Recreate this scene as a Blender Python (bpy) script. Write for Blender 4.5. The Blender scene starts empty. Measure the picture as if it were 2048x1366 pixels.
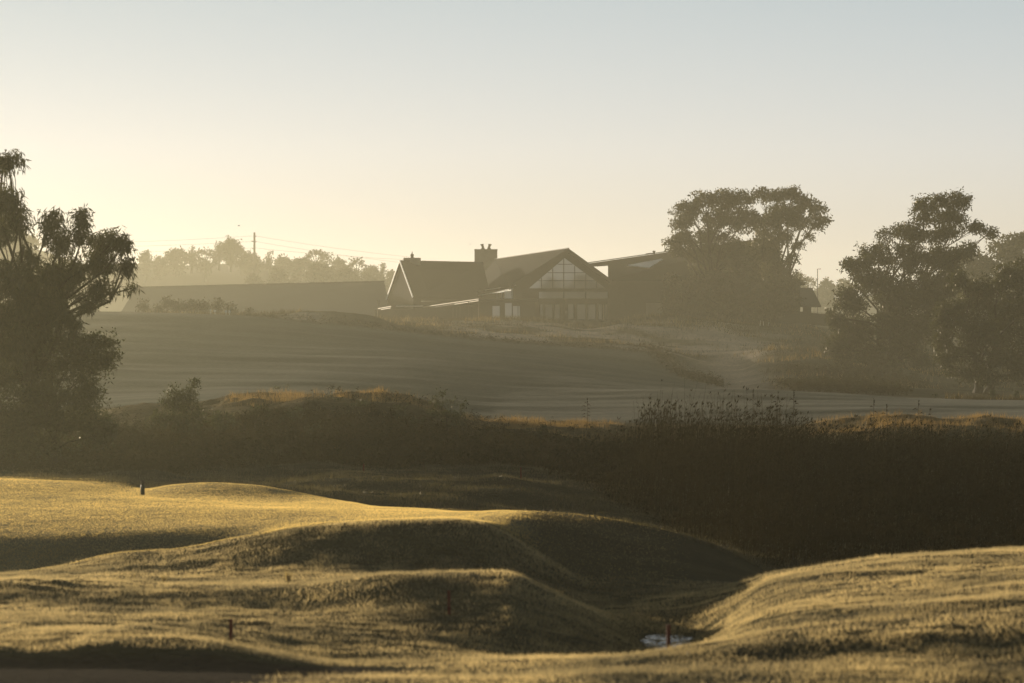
import bpy, math, random
import numpy as np
from mathutils import Vector

random.seed(7)
rng = np.random.default_rng(7)
scene = bpy.context.scene
col = scene.collection

# ------------------------------------------------------------------ measuring frame
FPX = 2048 * 120.0 / 36.0      # focal length in pixels of the survey photo
HY = 615.0                     # level line
CAMZ = 10.0
def P(px, py, D):
    return Vector(((px - 1024.0) / FPX * D, D, CAMZ - (py - HY) / FPX * D))
def S(npx, D):                 # length of n pixels at distance D
    return npx / FPX * D

# ------------------------------------------------------------------ noise
def hash2(ix, iy, seed):
    h = (ix.astype(np.int64) * 374761393 + iy.astype(np.int64) * 668265263 + seed * 1442695041) & 0x7fffffff
    h = ((h ^ (h >> 13)) * 1274126177) & 0x7fffffff
    h = h ^ (h >> 16)
    return (h & 0xffff) / 65535.0
def vnoise(x, y, seed=0):
    x0 = np.floor(x); y0 = np.floor(y)
    fx = x - x0; fy = y - y0
    fx = fx * fx * fx * (fx * (fx * 6 - 15) + 10); fy = fy * fy * fy * (fy * (fy * 6 - 15) + 10)
    a = hash2(x0, y0, seed); b = hash2(x0 + 1, y0, seed)
    c = hash2(x0, y0 + 1, seed); d = hash2(x0 + 1, y0 + 1, seed)
    return (a * (1 - fx) + b * fx) * (1 - fy) + (c * (1 - fx) + d * fx) * fy - 0.5
def fbm(x, y, seed=0, oct=4):
    r = 0; a = 1.0
    for k in range(oct):
        r = r + a * vnoise(x * 2 ** k + 17.3 * k, y * 2 ** k - 9.1 * k, seed + k)
        a *= 0.5
    return r
def sstep(a, b, x):
    t = np.clip((x - a) / (b - a), 0, 1)
    return t * t * (3 - 2 * t)

def pchip(x, Y, xq):
    x = np.asarray(x, float); Y = np.asarray(Y, float)
    if Y.ndim == 1: Y = Y[:, None]
    h = np.diff(x)[:, None]; d = np.diff(Y, axis=0) / h
    m = np.zeros_like(Y)
    s = d[:-1] * d[1:] > 0
    w1 = 2 * h[1:] + h[:-1]; w2 = h[1:] + 2 * h[:-1]
    with np.errstate(divide='ignore', invalid='ignore'):
        hm = (w1 + w2) / (w1 / d[:-1] + w2 / d[1:])
    m[1:-1] = np.where(s, np.nan_to_num(hm), 0)
    m[0] = d[0]; m[-1] = d[-1]
    xq = np.clip(xq, x[0], x[-1])
    i = np.clip(np.searchsorted(x, xq, side='right') - 1, 0, len(x) - 2)
    t = ((xq - x[i]) / (x[i + 1] - x[i]))[:, None]; hh = (x[i + 1] - x[i])[:, None]
    return ((2*t**3 - 3*t**2 + 1) * Y[i] + (t**3 - 2*t**2 + t) * hh * m[i]
            + (-2*t**3 + 3*t**2) * Y[i + 1] + (t**3 - t**2) * hh * m[i + 1])

# ------------------------------------------------------------------ materials
def new_mat(name):
    m = bpy.data.materials.new(name); m.use_nodes = True
    nt = m.node_tree; nt.nodes.clear()
    out = nt.nodes.new('ShaderNodeOutputMaterial')
    return m, nt, out
def N(nt, typ, **kw):
    n = nt.nodes.new(typ)
    for k, v in kw.items():
        if k.startswith('i_'): n.inputs[k[2:].replace('_', ' ')].default_value = v
        else: setattr(n, k, v)
    return n
def solid(name, c, rough=0.7, metal=0.0, var=0.25, scale=1.5, spec=0.3):
    m, nt, out = new_mat(name)
    b = N(nt, 'ShaderNodeBsdfPrincipled')
    b.inputs['Roughness'].default_value = rough; b.inputs['Metallic'].default_value = metal
    b.inputs['Specular IOR Level'].default_value = spec
    tc = N(nt, 'ShaderNodeTexCoord')
    no = N(nt, 'ShaderNodeTexNoise'); no.inputs['Scale'].default_value = scale; no.inputs['Detail'].default_value = 5
    nt.links.new(tc.outputs['Object'], no.inputs['Vector'])
    mp = N(nt, 'ShaderNodeMapRange'); mp.inputs['To Min'].default_value = 1 - var; mp.inputs['To Max'].default_value = 1 + var
    nt.links.new(no.outputs['Fac'], mp.inputs['Value'])
    mx = N(nt, 'ShaderNodeMix', data_type='RGBA', blend_type='MULTIPLY'); mx.inputs[0].default_value = 1
    mx.inputs[6].default_value = (*c, 1)
    nt.links.new(mp.outputs[0], mx.inputs[7])
    nt.links.new(mx.outputs[2], b.inputs['Base Color'])
    nt.links.new(b.outputs[0], out.inputs[0])
    return m
def foliage(name, dark, light, trans, tw=0.45, gloss=0.06):
    """leaf shader: per-leaf tint attribute, light passing through the leaf"""
    m, nt, out = new_mat(name)
    at = N(nt, 'ShaderNodeAttribute', attribute_name='tint')
    mx = N(nt, 'ShaderNodeMix', data_type='RGBA')
    mx.inputs[6].default_value = (*dark, 1); mx.inputs[7].default_value = (*light, 1)
    nt.links.new(at.outputs['Fac'], mx.inputs[0])
    mt = N(nt, 'ShaderNodeMix', data_type='RGBA', blend_type='MULTIPLY'); mt.inputs[0].default_value = 1
    nt.links.new(mx.outputs[2], mt.inputs[6]); mt.inputs[7].default_value = (*trans, 1)
    d = N(nt, 'ShaderNodeBsdfDiffuse'); t = N(nt, 'ShaderNodeBsdfTranslucent')
    nt.links.new(mx.outputs[2], d.inputs[0]); nt.links.new(mt.outputs[2], t.inputs[0])
    s1 = N(nt, 'ShaderNodeMixShader'); s1.inputs[0].default_value = tw
    nt.links.new(d.outputs[0], s1.inputs[1]); nt.links.new(t.outputs[0], s1.inputs[2])
    g = N(nt, 'ShaderNodeBsdfGlossy'); g.inputs['Roughness'].default_value = 0.45; g.inputs[0].default_value = (1, .95, .85, 1)
    s2 = N(nt, 'ShaderNodeMixShader'); s2.inputs[0].default_value = gloss
    nt.links.new(s1.outputs[0], s2.inputs[1]); nt.links.new(g.outputs[0], s2.inputs[2])
    nt.links.new(s2.outputs[0], out.inputs[0])
    return m

M = {}
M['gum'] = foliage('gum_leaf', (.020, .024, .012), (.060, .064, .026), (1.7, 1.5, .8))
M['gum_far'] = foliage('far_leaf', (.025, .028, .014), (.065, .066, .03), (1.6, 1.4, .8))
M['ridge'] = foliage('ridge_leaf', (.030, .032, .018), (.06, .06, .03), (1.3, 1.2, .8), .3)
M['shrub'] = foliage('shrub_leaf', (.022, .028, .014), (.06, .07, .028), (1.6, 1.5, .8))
M['reed'] = foliage('reed_blade', (.020, .017, .010), (.048, .041, .023), (1.5, 1.3, .8), .22, .0)
M['scrub'] = foliage('scrub_leaf', (.022, .021, .010), (.065, .055, .024), (1.7, 1.4, .8), .4, .03)
M['straw'] = foliage('straw_blade', (.34, .29, .16), (.4, .34, .2), (1.3, 1.15, .8), .6, .05)
M['bank'] = foliage('bank_blade', (.045, .045, .028), (.15, .135, .08), (1.6, 1.4, .8), .5, .06)
M['dry'] = foliage('dry_blade', (.15, .11, .055), (.36, .27, .13), (1.5, 1.25, .75), .55, .05)
M['rough_blade'] = foliage('rough_blade', (.22, .205, .15), (.80, .69, .43), (1.2, 1.07, .8), .68, .05)
M['turf_blade'] = foliage('turf_blade', (.62, .53, .26), (.88, .74, .37), (1.2, 1.04, .72), .8, .04)
M['bark'] = solid('bark', (.048, .040, .030), .9, 0, .45, 3)
M['pale_bark'] = solid('pale_bark', (.16, .135, .10), .85, 0, .45, 2)
M['roof'] = solid('slate_roof', (.014, .0135, .0125), .9, 0, .18, .5, .05)
M['shed_roof'] = solid('shed_roof', (.085, .080, .072), .65, 0, .12, .3)
M['timber'] = solid('dark_timber', (.045, .040, .032), .85, 0, .3, 2, .08)
M['shade'] = solid('shaded_boarding', (.013, .012, .010), .9, 0, .3, 2, .05)  # darker copy of the timber, the deep-set gable's shade put into its colour
M['trim'] = solid('grey_metal_cap', (.15, .145, .13), .7, 0, .15, 2, .2)
M['frame'] = solid('window_frame_paint', (.035, .032, .026), .6, 0, .15, 2)
M['stone'] = solid('chimney_stone', (.19, .155, .115), .9, 0, .25, 1.2)
M['pot'] = solid('chimney_pot_clay', (.05, .04, .03), .8, 0, .2, 3)
M['fascia'] = solid('pale_metal_edge', (.72, .68, .6), .35, .35, .06, 2, .6)
M['edge'] = solid('weathered_edge_board', (.46, .39, .28), .6, 0, .2, 3)
M['white'] = solid('white_paint', (.75, .74, .7), .6, 0, .06, 3)
M['pole'] = solid('weathered_pole', (.09, .07, .05), .85, 0, .3, 4)
M['red'] = solid('red_stake_paint', (.13, .024, .016), .7, 0, .35, 6)
M['green'] = solid('dark_green_plastic', (.022, .032, .020), .5, 0, .2, 5)
M['wire'] = solid('wire', (.12, .11, .1), .6, .4, .1, 1)
M['bird'] = solid('bird_feather', (.02, .02, .022), .6, 0, .2, 8)

def glass_mat(name, tint, rough=.06):
    m, nt, out = new_mat(name)
    b = N(nt, 'ShaderNodeBsdfPrincipled')
    b.inputs['Base Color'].default_value = (*tint, 1); b.inputs['Roughness'].default_value = rough
    b.inputs['Specular IOR Level'].default_value = 1.0; b.inputs['IOR'].default_value = 1.8
    tc = N(nt, 'ShaderNodeTexCoord'); no = N(nt, 'ShaderNodeTexNoise'); no.inputs['Scale'].default_value = .35
    nt.links.new(tc.outputs['Object'], no.inputs['Vector'])
    bp = N(nt, 'ShaderNodeBump'); bp.inputs['Strength'].default_value = .03; bp.inputs['Distance'].default_value = .1
    nt.links.new(no.outputs['Fac'], bp.inputs['Height']); nt.links.new(bp.outputs[0], b.inputs['Normal'])
    nt.links.new(b.outputs[0], out.inputs[0])
    return m
M['glass'] = glass_mat('window_glass', (.42, .395, .33))  # pale base colour stands in for part of the sky reflection
M['skylight'] = glass_mat('skylight_glass', (.85, .83, .80), .35)  # near-white base colour imitates reflected sky

def ground_mat():
    m, nt, out = new_mat('ground')
    at = N(nt, 'ShaderNodeAttribute', attribute_name='albedo')
    rg = N(nt, 'ShaderNodeAttribute', attribute_name='roughness_mask')
    tc = N(nt, 'ShaderNodeTexCoord')
    n1 = N(nt, 'ShaderNodeTexNoise'); n1.inputs['Scale'].default_value = 2.2; n1.inputs['Detail'].default_value = 8; n1.inputs['Roughness'].default_value = .7
    nt.links.new(tc.outputs['Object'], n1.inputs['Vector'])
    mpv = N(nt, 'ShaderNodeMapping'); mpv.inputs['Scale'].default_value = (.02, .16, .05)
    nt.links.new(tc.outputs['Object'], mpv.inputs['Vector'])
    n2 = N(nt, 'ShaderNodeTexNoise'); n2.inputs['Scale'].default_value = 1.0; n2.inputs['Detail'].default_value = 6
    nt.links.new(mpv.outputs[0], n2.inputs['Vector'])
    r1 = N(nt, 'ShaderNodeMapRange'); r1.inputs['From Min'].default_value = .25; r1.inputs['From Max'].default_value = .75
    r1.inputs['To Min'].default_value = .6; r1.inputs['To Max'].default_value = 1.4
    nt.links.new(n1.outputs['Fac'], r1.inputs['Value'])
    r2 = N(nt, 'ShaderNodeMapRange'); r2.inputs['From Min'].default_value = .3; r2.inputs['From Max'].default_value = .7
    r2.inputs['To Min'].default_value = .78; r2.inputs['To Max'].default_value = 1.22
    nt.links.new(n2.outputs['Fac'], r2.inputs['Value'])
    mu = N(nt, 'ShaderNodeMath', operation='MULTIPLY')
    nt.links.new(r1.outputs[0], mu.inputs[0]); nt.links.new(r2.outputs[0], mu.inputs[1])
    mx = N(nt, 'ShaderNodeMix', data_type='RGBA', blend_type='MULTIPLY'); mx.inputs[0].default_value = 1
    nt.links.new(at.outputs['Color'], mx.inputs[6]); nt.links.new(mu.outputs[0], mx.inputs[7])
    d = N(nt, 'ShaderNodeBsdfDiffuse'); nt.links.new(mx.outputs[2], d.inputs[0])
    bp = N(nt, 'ShaderNodeBump'); bp.inputs['Distance'].default_value = .25
    n3 = N(nt, 'ShaderNodeTexNoise'); n3.inputs['Scale'].default_value = 3.5; n3.inputs['Detail'].default_value = 6
    nt.links.new(tc.outputs['Object'], n3.inputs['Vector'])
    nt.links.new(n3.outputs['Fac'], bp.inputs['Height']); nt.links.new(rg.outputs['Fac'], bp.inputs['Strength'])
    nt.links.new(bp.outputs[0], d.inputs['Normal'])
    sh = N(nt, 'ShaderNodeBsdfSheen'); sh.inputs['Roughness'].default_value = .5
    sh.inputs[0].default_value = (.62, .62, .60, 1)
    nt.links.new(bp.outputs[0], sh.inputs['Normal'])
    s = N(nt, 'ShaderNodeMixShader'); s.inputs[0].default_value = .10
    nt.links.new(d.outputs[0], s.inputs[1]); nt.links.new(sh.outputs[0], s.inputs[2])
    nt.links.new(s.outputs[0], out.inputs[0])
    return m
M['ground'] = ground_mat()

def water_mat():
    m, nt, out = new_mat('creek_water')
    b = N(nt, 'ShaderNodeBsdfPrincipled')
    b.inputs['Base Color'].default_value = (.02, .02, .015, 1); b.inputs['Roughness'].default_value = .04
    b.inputs['Specular IOR Level'].default_value = .8
    tc = N(nt, 'ShaderNodeTexCoord'); no = N(nt, 'ShaderNodeTexNoise'); no.inputs['Scale'].default_value = 1.0; no.inputs['Detail'].default_value = 2
    mp = N(nt, 'ShaderNodeMapping'); mp.inputs['Scale'].default_value = (2.4, .9, 1)
    nt.links.new(tc.outputs['Object'], mp.inputs['Vector']); nt.links.new(mp.outputs[0], no.inputs['Vector'])
    bp = N(nt, 'ShaderNodeBump'); bp.inputs['Strength'].default_value = .8; bp.inputs['Distance'].default_value = .5
    nt.links.new(no.outputs['Fac'], bp.inputs['Height']); nt.links.new(bp.outputs[0], b.inputs['Normal'])
    nt.links.new(b.outputs[0], out.inputs[0])
    return m
M['water'] = water_mat()

# ------------------------------------------------------------------ object helpers
def tag(o, label=None, cat=None, group=None, kind=None):
    if label: o['label'] = label
    if cat: o['category'] = cat
    if group: o['group'] = group
    if kind: o['kind'] = kind
    return o
def empty(name, loc, label, cat, group=None):
    o = bpy.data.objects.new(name, None); col.objects.link(o); o.location = loc
    o.empty_display_size = .3
    return tag(o, label, cat, group)
def link(name, me, mat, parent=None):
    o = bpy.data.objects.new(name, me); col.objects.link(o)
    if mat is not None: me.materials.append(mat)
    if parent is not None:
        o.parent = parent
        pl = Vector(parent.location)
        if parent.parent is not None: pl = pl + Vector(parent.parent.location)
        o.location = -pl                      # meshes are written in world metres
    return o
def np_mesh(name, verts, faces_n, loops, tint=None, smooth=False):
    """verts (n,3); faces_n = verts per face (const); loops flat index array"""
    me = bpy.data.meshes.new(name)
    nv = len(verts); nl = len(loops); nf = nl // faces_n
    me.vertices.add(nv); me.vertices.foreach_set('co', np.ascontiguousarray(verts, np.float32).ravel())
    me.loops.add(nl); me.loops.foreach_set('vertex_index', np.ascontiguousarray(loops, np.int32))
    me.polygons.add(nf)
    me.polygons.foreach_set('loop_start', np.arange(0, nl, faces_n, dtype=np.int32))
    if smooth: me.polygons.foreach_set('use_smooth', np.ones(nf, bool))
    if tint is not None:
        a = me.attributes.new('tint', 'FLOAT', 'POINT'); a.data.foreach_set('value', np.ascontiguousarray(tint, np.float32))
    me.update(calc_edges=True)
    return me

class MB:
    """collects polygons"""
    def __init__(s): s.v = []; s.f = []
    def poly(s, pts):
        b = len(s.v); s.v += [tuple(p) for p in pts]; s.f.append(list(range(b, b + len(pts))))
    def slab(s, pts, off):
        """polygon pts extruded along off"""
        off = Vector(off); a = [Vector(p) for p in pts]; c = [p + off for p in a]; n = len(a)
        b = len(s.v); s.v += [tuple(p) for p in a + c]
        s.f.append([b + i for i in range(n)]); s.f.append([b + n + i for i in reversed(range(n))])
        for i in range(n):
            j = (i + 1) % n
            s.f.append([b + j, b + i, b + n + i, b + n + j])
        return s
    def bar(s, a, b, w, h=None):
        a = Vector(a); b = Vector(b); h = h or w
        d = (b - a).normalized(); up = Vector((0, 0, 1)) if abs(d.z) < .95 else Vector((0, 1, 0))
        x = d.cross(up).normalized() * w / 2; y = x.cross(d).normalized() * h / 2
        q = [a - x - y, a + x - y, a + x + y, a - x + y]
        return s.slab(q, b - a)
    def box(s, c, sx, sy, sz):
        x, y, z = c
        return s.slab([(x - sx/2, y - sy/2, z), (x + sx/2, y - sy/2, z), (x + sx/2, y + sy/2, z), (x - sx/2, y + sy/2, z)], (0, 0, sz))
    def tube(s, pts, rad, n=6, cap=True):
        pts = [Vector(p) for p in pts]; rings = []
        for i, p in enumerate(pts):
            d = (pts[min(i + 1, len(pts) - 1)] - pts[max(i - 1, 0)]).normalized()
            up = Vector((0, 0, 1)) if abs(d.z) < .9 else Vector((1, 0, 0))
            x = d.cross(up).normalized(); y = x.cross(d)
            b = len(s.v); r = rad[i]
            for k in range(n):
                a = 2 * math.pi * k / n
                s.v.append(tuple(p + x * (math.cos(a) * r) + y * (math.sin(a) * r)))
            rings.append(b)
        for i in range(len(rings) - 1):
            for k in range(n):
                k2 = (k + 1) % n
                s.f.append([rings[i] + k, rings[i] + k2, rings[i + 1] + k2, rings[i + 1] + k])
        if cap:
            s.f.append([rings[0] + k for k in reversed(range(n))]); s.f.append([rings[-1] + k for k in range(n)])
        return s
    def lathe(s, base, prof, n=12):
        base = Vector(base)
        return s.tube([base + Vector((0, 0, z)) for z, r in prof], [r for z, r in prof], n)
    def build(s, name, mat, parent=None, smooth=False):
        me = bpy.data.meshes.new(name); me.from_pydata(s.v, [], s.f)
        import bmesh
        bm = bmesh.new(); bm.from_mesh(me); bmesh.ops.recalc_face_normals(bm, faces=bm.faces); bm.to_mesh(me); bm.free()
        if smooth:
            for p in me.polygons: p.use_smooth = True
        me.update()
        return link(name, me, mat, parent)

# ------------------------------------------------------------------ terrain
L = []
def layer(D, pts): L.append((D, pts))
layer(5,   [(-3000, 16500), (5000, 16500)])
layer(60,  [(-600, 1640), (2700, 1640)])
layer(74,  [(-600, 1430), (2700, 1430)])
layer(80.5,[(-600, 1362), (0, 1362), (640, 1362), (900, 1366), (1000, 1366), (1250, 1352), (1600, 1352), (2048, 1352), (2700, 1350)])
layer(85.2,[(-600, 1335), (0, 1335), (400, 1337), (650, 1349), (900, 1350), (1100, 1345), (1340, 1330), (1600, 1322), (2048, 1305), (2700, 1280)])
layer(87.5,[(-600, 1296), (0, 1298), (200, 1288), (400, 1290), (600, 1324), (800, 1335), (1000, 1338), (1200, 1326), (1340, 1310), (1500, 1292), (1700, 1277), (2048, 1262), (2700, 1250)])
layer(93,  [(-600, 1268), (0, 1268), (240, 1262), (460, 1289), (640, 1316), (960, 1320), (1100, 1320), (1250, 1316), (1340, 1306), (1420, 1290), (1500, 1264), (1650, 1237), (2048, 1217), (2700, 1210)])
layer(100, [(-600, 1240), (0, 1240), (300, 1245), (600, 1262), (800, 1275), (950, 1302), (1100, 1325), (1230, 1325), (1300, 1316), (1390, 1302), (1430, 1282), (1500, 1245), (1620, 1212), (1800, 1200), (2048, 1182), (2700, 1170)])
layer(107, [(-600, 1215), (0, 1215), (300, 1220), (600, 1226), (830, 1222), (900, 1226), (1000, 1222), (1100, 1243), (1200, 1275), (1285, 1312), (1330, 1318), (1388, 1314), (1445, 1264), (1500, 1228), (1620, 1190), (2048, 1160), (2700, 1150)])
layer(113, [(-600, 1165), (0, 1168), (300, 1176), (600, 1174), (800, 1149), (1000, 1147), (1100, 1190), (1230, 1248), (1285, 1278), (1330, 1284), (1380, 1279), (1450, 1236), (1520, 1190), (1620, 1165), (1800, 1150), (2048, 1135), (2700, 1125)])
layer(120, [(-600, 1160), (0, 1161), (200, 1162), (400, 1168), (600, 1166), (800, 1158), (1000, 1160), (1100, 1184), (1200, 1222), (1275, 1226), (1370, 1222), (1420, 1211), (1480, 1192), (1545, 1158), (1650, 1140), (1800, 1122), (2048, 1110), (2700, 1100)])
layer(128, [(-600, 1156), (0, 1156), (250, 1146), (450, 1146), (700, 1142), (830, 1148), (1000, 1164), (1100, 1192), (1200, 1212), (1300, 1202), (1400, 1190), (1480, 1170), (1545, 1150), (1650, 1135), (1800, 1115), (2048, 1102), (2700, 1092)])
layer(136, [(-600, 1160), (0, 1148), (100, 1135), (250, 1105), (350, 1099), (480, 1075), (700, 1045), (900, 1040), (960, 1046), (1000, 1062), (1100, 1120), (1180, 1158), (1300, 1160), (1400, 1164), (1500, 1168), (1650, 1172), (2048, 1165), (2700, 1160)])
layer(144, [(-600, 1150), (0, 1150), (250, 1140), (450, 1112), (560, 1062), (700, 1047), (900, 1037), (1000, 1046), (1100, 1082), (1200, 1114), (1300, 1122), (1400, 1138), (1450, 1148), (1545, 1166), (2048, 1165), (2700, 1160)])
layer(151, [(-600, 1072), (0, 1071), (250, 1061), (450, 1053), (560, 1050), (700, 1040), (900, 1033), (1000, 1031), (1100, 1046), (1200, 1070), (1300, 1090), (1400, 1116), (1480, 1140), (1545, 1162), (1700, 1180), (2048, 1175), (2700, 1170)])
layer(160, [(-600, 1036), (0, 1035), (300, 1031), (600, 1026), (800, 1025), (960, 1023), (1000, 1021), (1160, 1030), (1300, 1055), (1400, 1082), (1480, 1115), (1545, 1149), (1650, 1175), (2048, 1170), (2700, 1165)])
layer(175, [(-600, 1003), (0, 1004), (300, 1004), (500, 1010), (700, 1013), (850, 1018), (960, 1042), (1000, 1062), (1160, 1080), (1400, 1108), (1545, 1135), (1650, 1140), (2048, 1135), (2700, 1130)])
layer(187, [(-600, 978), (0, 978), (285, 990), (400, 993), (560, 999), (700, 1005), (800, 1027), (950, 1052), (1100, 1072), (1400, 1090), (2048, 1100), (2700, 1100)])
layer(196, [(-600, 964), (0, 962), (150, 968), (285, 979), (350, 970), (420, 966), (500, 970), (600, 986), (700, 1006), (800, 1032), (950, 1045), (1400, 1072), (2048, 1078), (2700, 1080)])
layer(203, [(-600, 957), (0, 957), (120, 960), (240, 963), (300, 980), (420, 985), (600, 996), (700, 1012), (900, 1022), (1000, 1026), (1200, 1040), (1400, 1056), (2048, 1060), (2700, 1060)])
layer(212, [(-600, 968), (0, 968), (300, 975), (500, 976), (700, 985), (900, 998), (1000, 1000), (1200, 1016), (1400, 1030), (2048, 1038), (2700, 1040)])
layer(225, [(-600, 945), (0, 945), (300, 950), (600, 957), (700, 950), (850, 962), (1000, 960), (1200, 985), (1400, 1000), (1700, 1012), (2048, 1015), (2700, 1020)])
layer(240, [(-600, 928), (0, 928), (300, 930), (600, 932), (800, 938), (1000, 940), (1200, 952), (1500, 965), (2048, 965), (2700, 970)])
layer(262, [(-600, 895), (0, 895), (400, 886), (600, 872), (900, 886), (1100, 900), (1300, 912), (1600, 915), (2048, 905), (2700, 900)])
layer(272, [(-600, 860), (0, 860), (400, 840), (500, 820), (640, 808), (800, 812), (880, 848), (930, 866), (1100, 872), (1200, 880), (1400, 890), (1600, 880), (1750, 862), (2048, 860), (2700, 860)])
layer(285, [(-600, 850), (0, 845), (250, 822), (420, 806), (470, 795), (600, 794), (700, 786), (780, 790), (860, 812), (910, 838), (950, 845), (1050, 849), (1180, 851), (1300, 862), (1560, 862), (1640, 846), (1750, 833), (1830, 834), (1920, 842), (2048, 842), (2700, 840)])
layer(296, [(-600, 840), (0, 835), (250, 812), (420, 802), (600, 800), (800, 812), (900, 832), (930, 838), (1180, 842), (1640, 850), (1750, 845), (1900, 840), (2048, 838), (2700, 835)])
layer(330, [(-600, 800), (0, 790), (400, 778), (480, 776), (600, 778), (800, 790), (1000, 808), (1200, 812), (1500, 808), (1700, 808), (2048, 818), (2700, 820)])
layer(356, [(-600, 750), (0, 742), (400, 748), (600, 748), (800, 758), (1000, 776), (1200, 781), (1455, 780), (1640, 785), (1850, 796), (2048, 800), (2700, 805)])
layer(362, [(-600, 740), (0, 735), (400, 741), (600, 742), (800, 751), (1000, 768), (1200, 775), (1455, 783), (1640, 788), (1850, 796), (2048, 800), (2700, 805)])
layer(400, [(-600, 680), (0, 680), (200, 677), (600, 694), (800, 702), (1000, 720), (1200, 742), (1400, 768), (1470, 776), (1540, 768), (1700, 775), (1900, 784), (2048, 788), (2700, 790)])
layer(425, [(-600, 650), (0, 648), (200, 642), (500, 655), (700, 672), (900, 693), (1100, 710), (1300, 732), (1400, 752), (1470, 750), (1540, 736), (1640, 748), (1800, 770), (2048, 778), (2700, 780)])
layer(440, [(-600, 634), (0, 632), (190, 622), (300, 624), (480, 630), (650, 648), (750, 657), (900, 674), (1100, 691), (1280, 704), (1360, 716), (1420, 735), (1480, 735), (1520, 718), (1640, 715), (1760, 738), (1900, 762), (2048, 770), (2700, 770)])
layer(452, [(-600, 638), (0, 636), (190, 630), (300, 629), (480, 632), (560, 629), (620, 624), (700, 629), (750, 637), (800, 655), (900, 664), (1000, 670), (1100, 680), (1280, 693), (1400, 712), (1500, 705), (1600, 702), (1700, 718), (1900, 750), (2048, 760), (2700, 760)])
layer(472, [(-600, 640), (0, 636), (300, 630), (500, 632), (600, 640), (750, 650), (850, 655), (1000, 660), (1100, 664), (1250, 678), (1400, 690), (1500, 694), (1600, 698), (1750, 720), (2048, 750), (2700, 750)])
layer(500, [(-600, 640), (0, 638), (300, 636), (500, 640), (650, 640), (750, 638), (850, 642), (1000, 640), (1100, 642), (1190, 655), (1260, 640), (1330, 636), (1420, 642), (1500, 656), (1600, 660), (1700, 690), (2048, 735), (2700, 735)])
layer(525, [(-600, 642), (300, 640), (600, 640), (750, 640), (1000, 640), (1200, 641), (1300, 641), (1400, 641), (1500, 645), (1600, 646), (1700, 680), (2048, 715), (2700, 715)])
layer(600, [(-600, 640), (1000, 639), (1500, 640), (1700, 660), (2048, 690), (2700, 690)])
layer(800, [(-600, 637), (1500, 637), (2048, 650), (2700, 650)])
layer(1600,[(-600, 628), (2700, 628)])
layer(4000,[(-600, 624), (2700, 624)])

LD = np.array([l[0] for l in L], float)
cols_fine = np.arange(-420, 2460, 6.0)
wide = np.array([60, 160, 320, 600, 1000, 1700, 2800, 4800, 8000, 14000])
cols = np.concatenate([(cols_fine[0] - wide)[::-1], cols_fine, cols_fine[-1] + wide])
Drows = np.concatenate([np.linspace(5, 70, 14)[:-1], np.arange(70, 78, 1.0), np.arange(78, 136, .35), np.arange(136, 300, .55),
                        np.arange(300, 540, 1.1), np.arange(540, 640, 4), np.geomspace(640, 4000, 30)])
cpx = np.clip(cols, -600, 2700)
ZL = np.zeros((len(L), len(cols)))
for k, (D, pts) in enumerate(L):
    xs = [p[0] for p in pts]; ys = [p[1] for p in pts]
    if D < 10: py = np.full(len(cols), 16500.0)
    else: py = pchip(xs, ys, cpx)[:, 0]
    ZL[k] = CAMZ - (py - HY) / FPX * D
Zg = pchip(LD, ZL, Drows)
PX, DD = np.meshgrid(cols, Drows)
Xg = (PX - 1024) / FPX * DD
def bumps(X, D, px):
    r = np.zeros_like(X)
    near = sstep(86, 90, D) * (1 - sstep(132, 140, D))
    water = np.clip(1 - np.abs(px - 1335) / 90, 0, 1) * sstep(98, 101, D) * (1 - sstep(121, 124, D))
    r += near * (1 - .8 * water) * (.12 * fbm(X / 5.5, D / 3.2, 3, 3) + .13 * fbm(X / 1.1, D / .8, 5, 3) * (.5 + 1.6*np.clip(vnoise(X/7, D/6, 8)+.1, 0, 1)))
    r += sstep(84, 86, D) * (1 - sstep(88, 89, D)) * .12 * fbm(X / 1.5, D / 1.2, 21, 3)
    flank = sstep(136, 142, D) * (1 - sstep(200, 206, D))
    r += flank * (.012 + .04 * sstep(950, 1050, px)) * fbm(X / 3.5, D / 3.5, 9, 3)
    bank = sstep(200, 208, D) * (1 - sstep(286, 292, D))
    r += bank * .6 * fbm(X / 5, D / 5, 31, 4) + sstep(262, 268, D) * (1 - sstep(286, 292, D)) * .5 * fbm(X / 3.5, D / 3, 33, 3)
    fw = sstep(292, 300, D) * (1 - sstep(436, 444, D))
    r += fw * .34 * fbm(X / 28, D / 8, 41, 3)
    dune = sstep(440, 450, D) * (1 - sstep(505, 515, D))
    r += dune * .55 * fbm(X / 7, D / 5, 51, 4) * sstep(480, 640, px)
    return r
Zg = Zg + bumps(Xg, DD, PX)

def sandmask(px, D, X):
    n = fbm(X / 9, D / 6, 61, 4)
    a = sstep(850, 960, px) * (1 - sstep(1500, 1620, px)) * sstep(442, 448, D) * (1 - sstep(488, 500, D))
    g = np.exp(-((px - (1500 - (D - 365) * .45 + 10 * np.sin(D / 9))) / 62) ** 2) * sstep(362, 366, D) * (1 - sstep(500, 512, D))
    b = np.exp(-((px - 610) / 42.0) ** 2) * sstep(441, 443, D) * (1 - sstep(447, 450, D))
    return np.clip(np.maximum(a * sstep(-.25, .25, n + .12), np.maximum(g, .8 * b)), 0, 1)
def fairmask(px, D):
    plateau = sstep(138, 146, D) * (1 - sstep(198, 203, D)) * (1 - sstep(1000, 1100, px))
    far = sstep(292, 300, D) * (1 - sstep(438, 444, D)) * (1 - sstep(0, 60, px - (1455 + np.where(D < 360, 900, 0) - np.clip(D - 362, 0, 80) * .9)))
    return np.clip(plateau + far, 0, 1)
sm = sandmask(PX, DD, Xg); fm = fairmask(PX, DD)
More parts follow.
